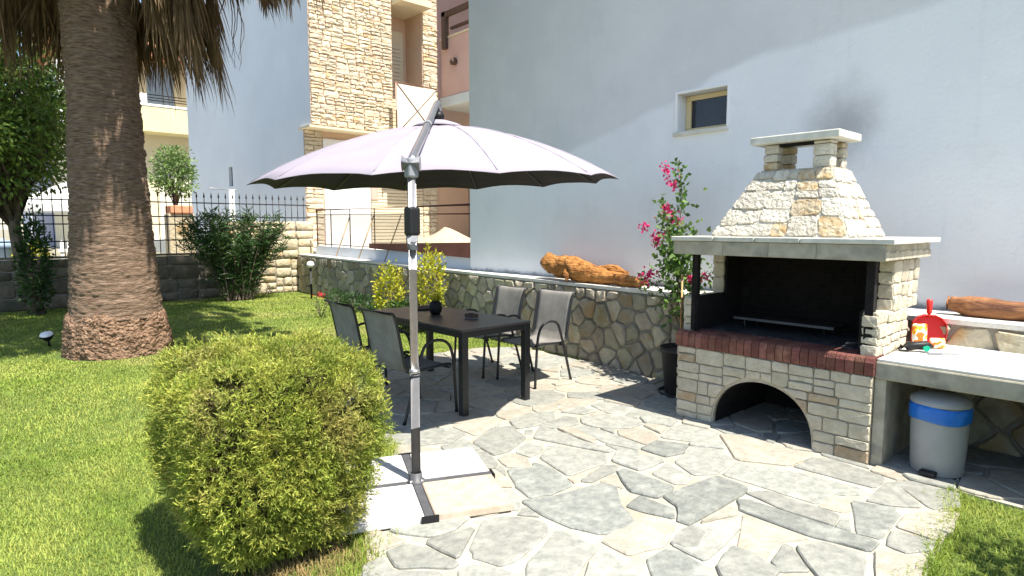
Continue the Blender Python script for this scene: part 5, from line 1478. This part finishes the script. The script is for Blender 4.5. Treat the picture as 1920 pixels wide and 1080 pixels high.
def strip(P0, pts, w):
    """bent ribbon through pts (k,3) with widths w(k)"""
def fan_leaf(name, m, hub, pdir, blade_dir, droop, nseg, length, petiole_pts, width, spread, parent, seed):
    r = np.random.default_rng(seed)
    V, F, T = [], [], []
    hub = np.array(hub, float); bd = np.array(blade_dir, float); bd /= np.linalg.norm(bd)
    side = np.cross(bd, [0, 0, 1.0]) if abs(bd[2]) < .95 else np.cross(bd, [pdir[0], pdir[1], 0.0])
    side /= np.linalg.norm(side) + 1e-9
    kk = 6
    for i in range(nseg):
        u = (i + .5) / nseg * 2 - 1; an = u * spread + r.normal() * .04
        d = bd * math.cos(an) + side * math.sin(an); L = length * (1 - .25 * abs(u)) * r.uniform(.75, 1.1)
        p = hub.copy(); b0 = sum(len(x) for x in V); pts = []
        wdir = np.cross(d, r.normal(size=3)) if droop > .12 else np.cross(d, np.cross(bd, side) + r.normal(size=3) * .3); wdir /= np.linalg.norm(wdir) + 1e-9
        for q in range(kk + 1):
            s = q / kk; pts.append(p + wdir * width * (1 - s) ** .7 * .5 * (1 if q else .5)); pts.append(p - wdir * width * (1 - s) ** .7 * .5 * (1 if q else .5))
            d = d + np.array([r.normal() * .06, r.normal() * .06, -droop]) ; d /= np.linalg.norm(d); p = p + d * L / kk
        V.append(np.array(pts))
        for q in range(kk):
            a = b0 + q * 2; F += [(a, a + 1, a + 3), (a, a + 3, a + 2)]; 
        T += [np.clip(.5 + r.normal() * .25, 0, 1)] * (2 * kk)
    V = np.concatenate(V); F = np.array(F)
    # petiole
    mb = MB(); mb.tube(petiole_pts, [.03, .02, .014], 5, True, False)
    b = len(V); V = np.concatenate([V, np.array(mb.v)]); f2 = []
    for f in mb.f:
        for q in range(1, len(f) - 1): f2.append((b + f[0], b + f[q], b + f[q + 1]))
    F = np.concatenate([F, np.array(f2)]); T = np.array(T + [.5] * len(f2))
    return np_mesh(name, V, F, m, parent=parent, tint=T)
fr = random.Random(17)
# dead skirt: hanging fronds close round the trunk
def dead_frond(az, rh, zh, length, seed, nseg=46):
    ca, sa = math.cos(az), math.sin(az)
    hub = (PB[0] + rh * ca, PB[1] + rh * sa, zh)
    pet = [(PB[0] + .36 * ca, PB[1] + .36 * sa, zh + .75), (PB[0] + (.36 + rh) / 2 * ca * 1.05, PB[1] + (.36 + rh) / 2 * sa * 1.05, zh + .6), hub]
    fan_leaf('dead_frond', 'dead', hub, (ca, sa), (ca * .25, sa * .25, -1), .16, nseg, length, pet, .034, .5, palm, seed)
# azimuths as seen: +X right-near
for i in range(84):
    az = 2 * math.pi * i / 84 + fr.uniform(-.1, .1)
    rh = fr.choice([.75, .95, 1.1, 1.2]) + fr.uniform(-.1, .1)
    zf = fr.uniform(4.3, 4.9)
    if math.cos(az - math.atan2(-.669, .743)) > .55: zf += 1.1      # the skirt is higher on the lawn side
    dead_frond(az, rh, zf, fr.uniform(.8, 1.35), 100 + i)
for i in range(130):   # upper layers
    az = 2.399 * i + fr.uniform(-.2, .2)
    dead_frond(az, 1.3 + fr.uniform(-.2, .3), (5.1 if math.cos(az - math.atan2(-.669, .743)) < .5 else 5.9) + 4.6 * i / 130, fr.uniform(1.0, 1.3), 300 + i, 30)
# long loose fronds reaching toward the house side
for i, (dx, dy, z, l) in enumerate(((.9, 1.55, 4.75, .75), (1.05, 1.8, 4.85, .8), (.75, 1.35, 4.8, .6))):
    az = math.atan2(dy, dx); dead_frond(az, math.hypot(dx, dy), z, l, 400 + i, 22)
for i in range(200):   # outer hanging ring, above the frame
    az = fr.uniform(-1.9, 2.2)
    dead_frond(az, fr.uniform(1.3, 2.5), fr.uniform(5.4, 6.6), fr.uniform(.7, 1.0), 700 + i, 44)
for i in range(48):   # long fronds drooping towards the parasol
    tx_, ty_ = fr.uniform(-7.8, -5.9), fr.uniform(2.0, 3.5); dx, dy = tx_ - PB[0], ty_ - PB[1]
    zt = fr.uniform(4.65, 5.3) if tx_ < -6.8 else fr.uniform(5.0, 5.6)
    dead_frond(math.atan2(dy, dx), math.hypot(dx, dy), zt, fr.uniform(.55, .85), 1000 + i, 40)
# green crown
for i in range(52):
    az = 2.399 * i + fr.uniform(-.2, .2); ca, sa = math.cos(az), math.sin(az); el = fr.uniform(-.35, .8)
    L = fr.uniform(1.4, 2.1); hub = (PB[0] + ca * L * math.cos(el), PB[1] + sa * L * math.cos(el), 10.3 + L * math.sin(el))
    pet = [(PB[0] + .25 * ca, PB[1] + .25 * sa, 10.2), (PB[0] + ca * L * .55 * math.cos(el), PB[1] + sa * L * .55 * math.cos(el), 10.3 + L * .6 * math.sin(el)), hub]
    fan_leaf('frond', 'frond', hub, (ca, sa), (ca * math.cos(el), sa * math.cos(el), math.sin(el)), .1, 36, 1.4, pet, .1, 1.25, palm, 500 + i)
# fine flower stalks hanging
for i in range(9):
    az = fr.uniform(0, 1.6); rr = fr.uniform(1.1, 1.6); p = Vector((PB[0] + rr * math.cos(az), PB[1] + rr * math.sin(az), 5.0))
    pts = [p]
    for q in range(9): p = p + Vector((fr.uniform(-.05, .05), fr.uniform(-.05, .05), -.15)); pts.append(p)
    mb = MB(); mb.tube(pts, [.01 * (1 - q / 11) for q in range(10)], 5); mb.build('flower_stalk', 'dead', palm)

# leafy trees ---------------------------------------------------------
def leafy_tree(name, label, base, trunk_h, lean, centre, R, nclump, per, leafm, Lr, Wr, clump_r, seed, group=None, trunk_r=.12):
    t = thing(name, label, 'tree', base, 0, group); r = random.Random(seed); rn = np.random.default_rng(seed)
    c = np.array(centre); Cs = []
    for _ in range(4000):
        d = unit(rn.normal(size=(1, 3)))[0]; q = d * rn.uniform(.35, 1) ** .5
        q = q * (1 + .3 * mnoise.noise(Vector(d * 1.9 + np.array([seed, 0, 0]))))
        p = c + q * np.array(R)
        if all(np.linalg.norm((p - o)) > clump_r * .85 for o in Cs): Cs.append(p)
        if len(Cs) >= nclump: break
    top = Vector(base) + Vector(lean) + Vector((0, 0, trunk_h))
    mb = MB(); mb.tube(spline([base, Vector(base).lerp(top, .5) + Vector((.05, -.04, 0)), top], 5), [trunk_r * (1 - .04 * i) for i in range(11)], 9); mb.build('trunk', 'bark', t)
    mb = MB()
    for p in Cs:
        m1 = top.lerp(Vector(p), .5) + Vector((r.uniform(-.1, .1), r.uniform(-.1, .1), r.uniform(-.1, .15))); mb.tube([top.lerp(Vector(base), r.uniform(0, .25)), m1, Vector(p)], [trunk_r * .35, trunk_r * .2, .008], 5)
    mb.build('limbs', 'bark', t)
    parts = []
    for p in Cs:
        n = int(per * rn.uniform(.6, 1.4)); g = rn.normal(size=(n, 3)); g = g / np.maximum(1, np.linalg.norm(g, axis=1, keepdims=True) / 1.9)
        Q = p + g * clump_r * np.array([.55, .55, .42]); D = g + rn.normal(scale=.6, size=(n, 3)) + [0, 0, -.15]
        parts.append(leaves(Q, D, Lr, Wr, tintr=np.clip(rn.normal(.5, .24, n), 0, 1)))
    V, F, T = cat_leaf(parts); np_mesh('crown', V, F, leafm, parent=t, tint=T); return t
leafy_tree('leafy_tree', 'dense dark green tree at the left edge behind the palm', (-13.55, .95, 0), 1.9, (-.1, -.25, 0), (-13.85, .25, 3.5), (1.4, 1.35, 1.4), 105, 320, 'leaf_tree', (.07, .13), (.035, .06), .42, 41, trunk_r=.13)
leafy_tree('background_tree', 'green tree further back, at the extreme left behind the fence', (-20, -3.6, .45), 2.5, (0, 0, 0), (-20, -3.8, 4.6), (2.6, 2.6, 2.4), 70, 130, 'leaf_tree', (.12, .2), (.06, .1), .7, 77, trunk_r=.2)
leafy_tree('small_garden_tree', 'small pale green tree behind the iron fence beside the palm', (-19, 4.55, .45), 1.9, (0, 0, 0), (-19, 4.55, 3.0), (.42, .46, .66), 26, 90, 'leaf_pale', (.07, .11), (.04, .06), .24, 12, trunk_r=.05)
pl = thing('terracotta_planter', 'terracotta planter box below the small pale tree behind the fence', 'planter', (-18.6, 4.5, .45))
mb = MB(); mb.box(-18.85, -18.35, 4.2, 4.85, .45, 1.9, .03); mb.build('body', 'sandstone', pl)
mb = MB(); mb.box(-18.9, -18.3, 4.25, 4.8, 1.901, 2.12, .03); mb.build('rim', 'terracotta', pl)
# vine-clad lower trunk shrub in the shade
leaf_shrub('ivy_shrub', 'dark leafy shrub in the shade at the foot of the leafy tree', (-13.45, .95, .9), (.22, .26, .9), 1800, 'leaf_ole', (.06, .1), (.03, .05), stems=6, seed=4)

# oleander -------------------------------------------------------------
ole = thing('oleander', 'dark green oleander bush with long narrow leaves by the boundary wall', 'shrub', (-13.35, 4.3, 0))
orr = random.Random(6); mb = MB(); parts = []
for i in range(90):
    a = orr.uniform(0, 6.28); rr = orr.uniform(.1, 1.0) ** .7
    tip = Vector((-13.35 + .6 * rr * math.cos(a), 4.32 + 1.2 * rr * math.sin(a), orr.uniform(1.35, 2.0) - .25 * rr * rr))
    p0 = Vector((-13.35 + orr.uniform(-.12, .12), 4.3 + orr.uniform(-.25, .25), -.01)); mid = p0.lerp(tip, .5) + Vector((0, 0, .12))
    pts = spline([p0, mid, tip], 6); mb.tube(pts, [.012 - .0007 * q for q in range(len(pts))], 5)
    m_ = 80; idx = nrng.uniform(.1, 1, m_) ** .7
    Pt = np.array([pts[min(int(x * 12), 12)] for x in idx]) + nrng.normal(scale=.035, size=(m_, 3))
    D = nrng.normal(size=(m_, 3)) * [.8, .8, .35] + [0, 0, .45]
    parts.append(leaves(Pt, D, (.14, .22), (.02, .03)))
mb.build('stems', 'bark', ole); V, F, T = cat_leaf(parts); np_mesh('foliage', V, F, 'leaf_ole', parent=ole, tint=T)

# yellow shrubs by the wall ---------------------------------------------
leaf_shrub('golden_shrub', 'bright yellow green shrub by the stone wall, left of the parasol pole', (-8.7, 5.14, .48), (.3, .24, .48), 1300, 'leaf_yellow', (.04, .07), (.025, .04), 'golden shrubs along the retaining wall', seed=21)
leaf_shrub('golden_shrub', 'taller yellow green shrub by the stone wall, right of the parasol pole', (-7.35, 5.02, .7), (.26, .2, .55), 1200, 'leaf_yellow', (.04, .07), (.025, .04), 'golden shrubs along the retaining wall', seed=29)
leaf_shrub('low_shrub', 'low dark leafy plant below the golden shrubs behind the table', (-7.9, 4.98, .22), (.6, .2, .22), 1300, 'leaf_ole', (.04, .07), (.02, .035), seed=31)
# small red-flowered rose and garden edging plants
rs_ = thing('rose_plant', 'small thin rose plant with red flowers in the lawn', 'plant', (-9.9, 4.52, 0))
mb = MB()
for i in range(6):
    a = orr.uniform(0, 6.28); mb.tube([(-9.9, 4.52, -.01), (-9.9 + .08 * math.cos(a), 4.52 + .08 * math.sin(a), .18), (-9.9 + .16 * math.cos(a), 4.52 + .16 * math.sin(a), orr.uniform(.28, .42))], [.006, .005, .003], 5)
mb.build('stems', 'bark', rs_)
n = 110; P = np.array([-9.9, 4.52, .2]) + nrng.normal(size=(n, 3)) * [.12, .12, .1]; P[:, 2] = np.abs(P[:, 2]); V, F, T = leaves(P, nrng.normal(size=(n, 3)), (.03, .05), (.02, .03)); np_mesh('leaves', V, F, 'leaf_ole', parent=rs_, tint=T)
n = 40; P = np.array([-9.86, 4.5, .4]) + nrng.normal(size=(n, 3)) * [.05, .05, .025]; V, F, T = leaves(P, nrng.normal(size=(n, 3)), (.02, .035), (.02, .03)); np_mesh('petals', V, F, 'redflower', parent=rs_, tint=T)
for i, (x, y_) in enumerate(((-11.4, 5.55), (-10.6, 5.5), (-9.5, 5.4), (-10.0, 5.42))):
    lb = ['low leafy plant by the stone wall next to the garden lamp', 'low leafy plant by the stone wall behind the rose', 'low leafy plant by the stone wall beside the golden shrub', 'low leafy plant by the stone wall between rose and golden shrub'][i]
    leaf_shrub('edging_plant', lb, (x, y_, .14), (.28, .16, .16), 420, 'leaf_ole', (.05, .1), (.012, .02), 'edging plants along the wall', seed=60 + i, stems=4)

# bougainvillea in black pot ------------------------------------------------
bp2 = thing('plant_pot', 'tall black plastic plant pot between stone wall and barbecue', 'pot', (-3.07, 4.86, .016))
mb = MB(); mb.lathe([(0, 0), (.14, 0), (.15, .02), (.185, .4), (.2, .405), (.2, .44), (.185, .44), (.175, .4), (0, .4)], (0, 0, 0), 28); mb.build('body', 'pot', bp2, local=True)
mb = MB(); mb.lathe([(0, .401), (.176, .402)], (0, 0, 0), 20); mb.build('soil', 'wood_dark', bp2, local=True)
mb = MB(); mb.lathe([(0, -.001), (.2, -.001), (.21, .03), (.2, .03), (.19, .004), (0, .004)], (0, 0, 0), 28); mb.build('saucer', 'pot', bp2, local=True)
bg = thing('bougainvillea', 'climbing bougainvillea with pink bracts left of the barbecue', 'climber', (-3.02, 4.9, .41))
vines = [[(-3.02, 4.9, .4), (-3.14, 4.95, .8), (-3.26, 5.05, 1.2), (-3.38, 5.25, 1.6), (-3.42, 5.33, 1.9), (-3.5, 5.36, 2.2)],
         [(-3.02, 4.92, .4), (-3.2, 4.98, .85), (-3.34, 5.12, 1.3), (-3.5, 5.22, 1.6), (-3.6, 5.25, 1.8)],
         [(-3.04, 4.92, .4), (-3.1, 4.9, .75), (-3.05, 5.0, 1.0), (-2.95, 5.05, 1.15)],
         [(-3.03, 4.89, .4), (-3.25, 4.95, .8), (-3.55, 5.1, .98), (-3.75, 5.18, .99)],
         [(-3.02, 4.9, .4), (-3.18, 4.95, .9), (-3.36, 5.15, 1.35), (-3.5, 5.2, 1.55)]]
parts = []
dens = [150, 90, 80, 60, 190]
for v, dn in zip(vines, dens):
    sp_ = spline(v, 8); mb = MB(); mb.tube(sp_, [.009 - .006 * i / len(sp_) for i in range(len(sp_))], 6); mb.build('vine', 'bark', bg)
    for _ in range(1):
        t = nrng.uniform(.3, 1, dn) ** .9; A = np.array([sp_[min(int(x * (len(sp_) - 1)), len(sp_) - 1)] for x in t])
        sc = np.where(A[:, 2] > 1.75, .03, .065)[:, None]; A = A + nrng.normal(size=A.shape) * sc * [1, .6, 1]
        parts.append(leaves(A, nrng.normal(size=A.shape) + [0, -.5, .1], (.045, .075), (.03, .045)))
# fuller lower mass
n = 620; A = np.array([-3.22, 5.04, 1.2]) + nrng.normal(size=(n, 3)) * [.1, .09, .21]; parts.append(leaves(A, nrng.normal(size=A.shape) + [0, -.4, .1], (.045, .08), (.03, .05)))
V, F, T = cat_leaf(parts); np_mesh('foliage', V, F, 'leaf_boug', parent=bg, tint=T)
for (px, py, s, d) in ((1250, 318, .045, 2.05), (1262, 345, .05, 2.05), (1250, 388, .03, 2.0), (1256, 404, .055, 2.0), (1268, 414, .035, 2.0), (1235, 443, .05, 1.98), (1228, 452, .045, 1.98), (1210, 425, .03, 1.98), (1222, 512, .03, 1.95), (1208, 522, .05, 1.95), (1298, 524, .035, 1.9), (1318, 522, .03, 1.9)):
    # distance chosen so that the bracts sit on the vines at y about 5.1 to 5.3
    yv = {2.05: 5.3, 2.0: 5.22, 1.98: 5.15, 1.95: 5.08, 1.9: 4.98}[d]
    a_ = (px - 960) / _f; b_ = -(py - 540) / _f; q_ = math.cos(PITCH) + b_ * math.sin(PITCH); z_ = b_ * math.cos(PITCH) - math.sin(PITCH)
    wx, wy = a_ * _X[0] + q_ * _X[1], a_ * _Y[0] + q_ * _Y[1]; tt = yv / wy
    c_ = np.array([wx * tt, yv, CAM_H + z_ * tt])
    n = int(44 * s / .045); P = c_ + nrng.normal(size=(n, 3)) * s * [.8, .5, .65]; V, F, T = leaves(P, nrng.normal(size=(n, 3)), (.025, .045), (.02, .035)); np_mesh('flower_cluster', V, F, 'bract', parent=bg, tint=T, kind='stuff')
for i, (p, q) in enumerate((((-3.05, 4.8, .41), (-3.09, 4.86, 1.12)), ((-2.98, 4.82, .41), (-2.99, 4.88, 1.02)))):
    mb = MB(); mb.tube([p, q], .009, 8)
    tag(mb.build('bamboo_cane', 'cane'), ['longer bamboo cane standing in the black pot', 'shorter bamboo cane standing in the black pot'][i], 'cane')
# dead twiggy shade plant on the floor is only shadow: nothing to build

# ------------------------------------------------------------------ garden lamps
def spot(loc, label, h, head, tilt):
    t = thing('garden_lamp', label, 'garden lamp', loc, 0, 'garden lamps in the lawn')
    mb = MB(); mb.tube([(0, 0, -.02), (0, 0, h)], .012, 8); mb.build('stake', 'black_plastic', t, local=True)
    mb = MB(); mb.lathe([(0, 0), (.4 * head, .0), (.9 * head, .05), (head, .075), (.95 * head, .08)], (0, 0, h - .02), 20); mb.build('housing', 'black_plastic', t, local=True)
    mb = MB(); mb.lathe([(.95 * head, .0), (.8 * head, .02), (.4 * head, .032), (0, .036)], (0, 0, h + .058), 20); mb.build('diffuser', 'lamp_white', t, local=True)
    t.rotation_euler = tilt; return t
spot((-9.85, .79, 0), 'garden lamp with white disc in the shade left of the palm', .12, .08, (rad(10), rad(18), 0))
g2 = thing('globe_lamp', 'small white globe garden lamp on a black post by the stone wall', 'garden lamp', (-12.6, 5.55, 0), 0, 'garden lamps in the lawn')
mb = MB(); mb.tube([(0, 0, -.02), (0, 0, .68)], .02, 10); mb.build('post', 'black_plastic', g2, local=True)
mb = MB(); mb.lathe([(0, 0), (.04, .0), (.075, .035), (.082, .07), (.065, .115), (.03, .135), (0, .14)], (0, 0, .68), 18); mb.build('globe', 'lamp_white', g2, local=True)

# ------------------------------------------------------------------ things beyond the fence
pu = thing('white_parasol', 'white parasol behind the fence at the left of the palm', 'parasol', (-19.3, 2.2, .45))
mb = MB(); mb.tube([(-19.3, 2.2, .44), (-19.3, 2.2, 2.62)], .03, 8); mb.build('pole', 'white_panel', pu)
mb = MB(); vs = [(-19.3, 2.2, 2.72)]
for i in range(8):
    a = i * math.pi / 4 + .2; vs.append((-19.3 + 1.35 * math.cos(a), 2.2 + 1.35 * math.sin(a), 2.08))
for i in range(8):
    a = i * math.pi / 4 + .2; vs.append((-19.3 + 1.35 * math.cos(a), 2.2 + 1.35 * math.sin(a), 1.92))
mb.add(vs, [(0, 1 + i, 1 + (i + 1) % 8) for i in range(8)] + [(1 + i, 9 + i, 9 + (i + 1) % 8, 1 + (i + 1) % 8) for i in range(8)]); mb.build('canopy', 'white_cloth', pu)
bb = thing('blue_grey_drum', 'blue grey drum standing beyond the boundary wall at the far left', 'drum', (-18, .72, .45))
mb = MB(); mb.lathe([(0, 0), (.26, 0), (.29, .05), (.29, .62), (.31, .64), (.31, .7), (.2, .78), (.06, .8), (.06, .84), (0, .84)], (-18, .72, .45), 20); mb.build('body', 'bluegrey', bb)
leaf_shrub('yellow_shrub', 'sunlit yellowish shrub beyond the wall beside the blue grey drum', (-17.6, 1.2, .82), (.32, .34, .4), 900, 'leaf_yellow', (.06, .1), (.03, .05), seed=90, parent_z=.45)
leaf_shrub('low_yellow_shrub', 'low pale yellow shrub beyond the wall at the extreme left', (-21, .0, 1.15), (.5, .6, .5), 900, 'leaf_yellow', (.06, .1), (.03, .05), seed=91, parent_z=.45)
wf_ = thing('picket_fence', 'short white picket fence beyond the wall just left of the palm', 'picket fence', (-18.2, 2.3, .45))
for i in range(9):
    mb = MB(); y_ = 1.8 + i * .14; mb.prism([(y_, .45), (y_ + .07, .45), (y_ + .07, 1.18), (y_ + .035, 1.24), (y_, 1.18)], 'x', -18.22, -18.19); mb.build('picket', 'white_panel', wf_)
mb = MB(); mb.box(-18.188, -18.16, 1.75, 3.05, .95, 1.02); mb.box(-18.188, -18.16, 1.75, 3.05, .6, .67); mb.build('rail', 'white_panel', wf_)
pp = thing('white_pipe_post', 'white pipe post with crossbar behind the iron fence', 'post', (-15.5, 4.75, .45))
mb = MB(); mb.tube([(-15.5, 4.93, .44), (-15.5, 4.93, 2.41)], .06, 10); mb.build('post', 'white_panel', pp)
mb = MB(); mb.tube([(-15.5, 4.45, 2.44), (-15.5, 5.02, 2.42)], .02, 8); mb.build('crossbar', 'white_panel', pp)
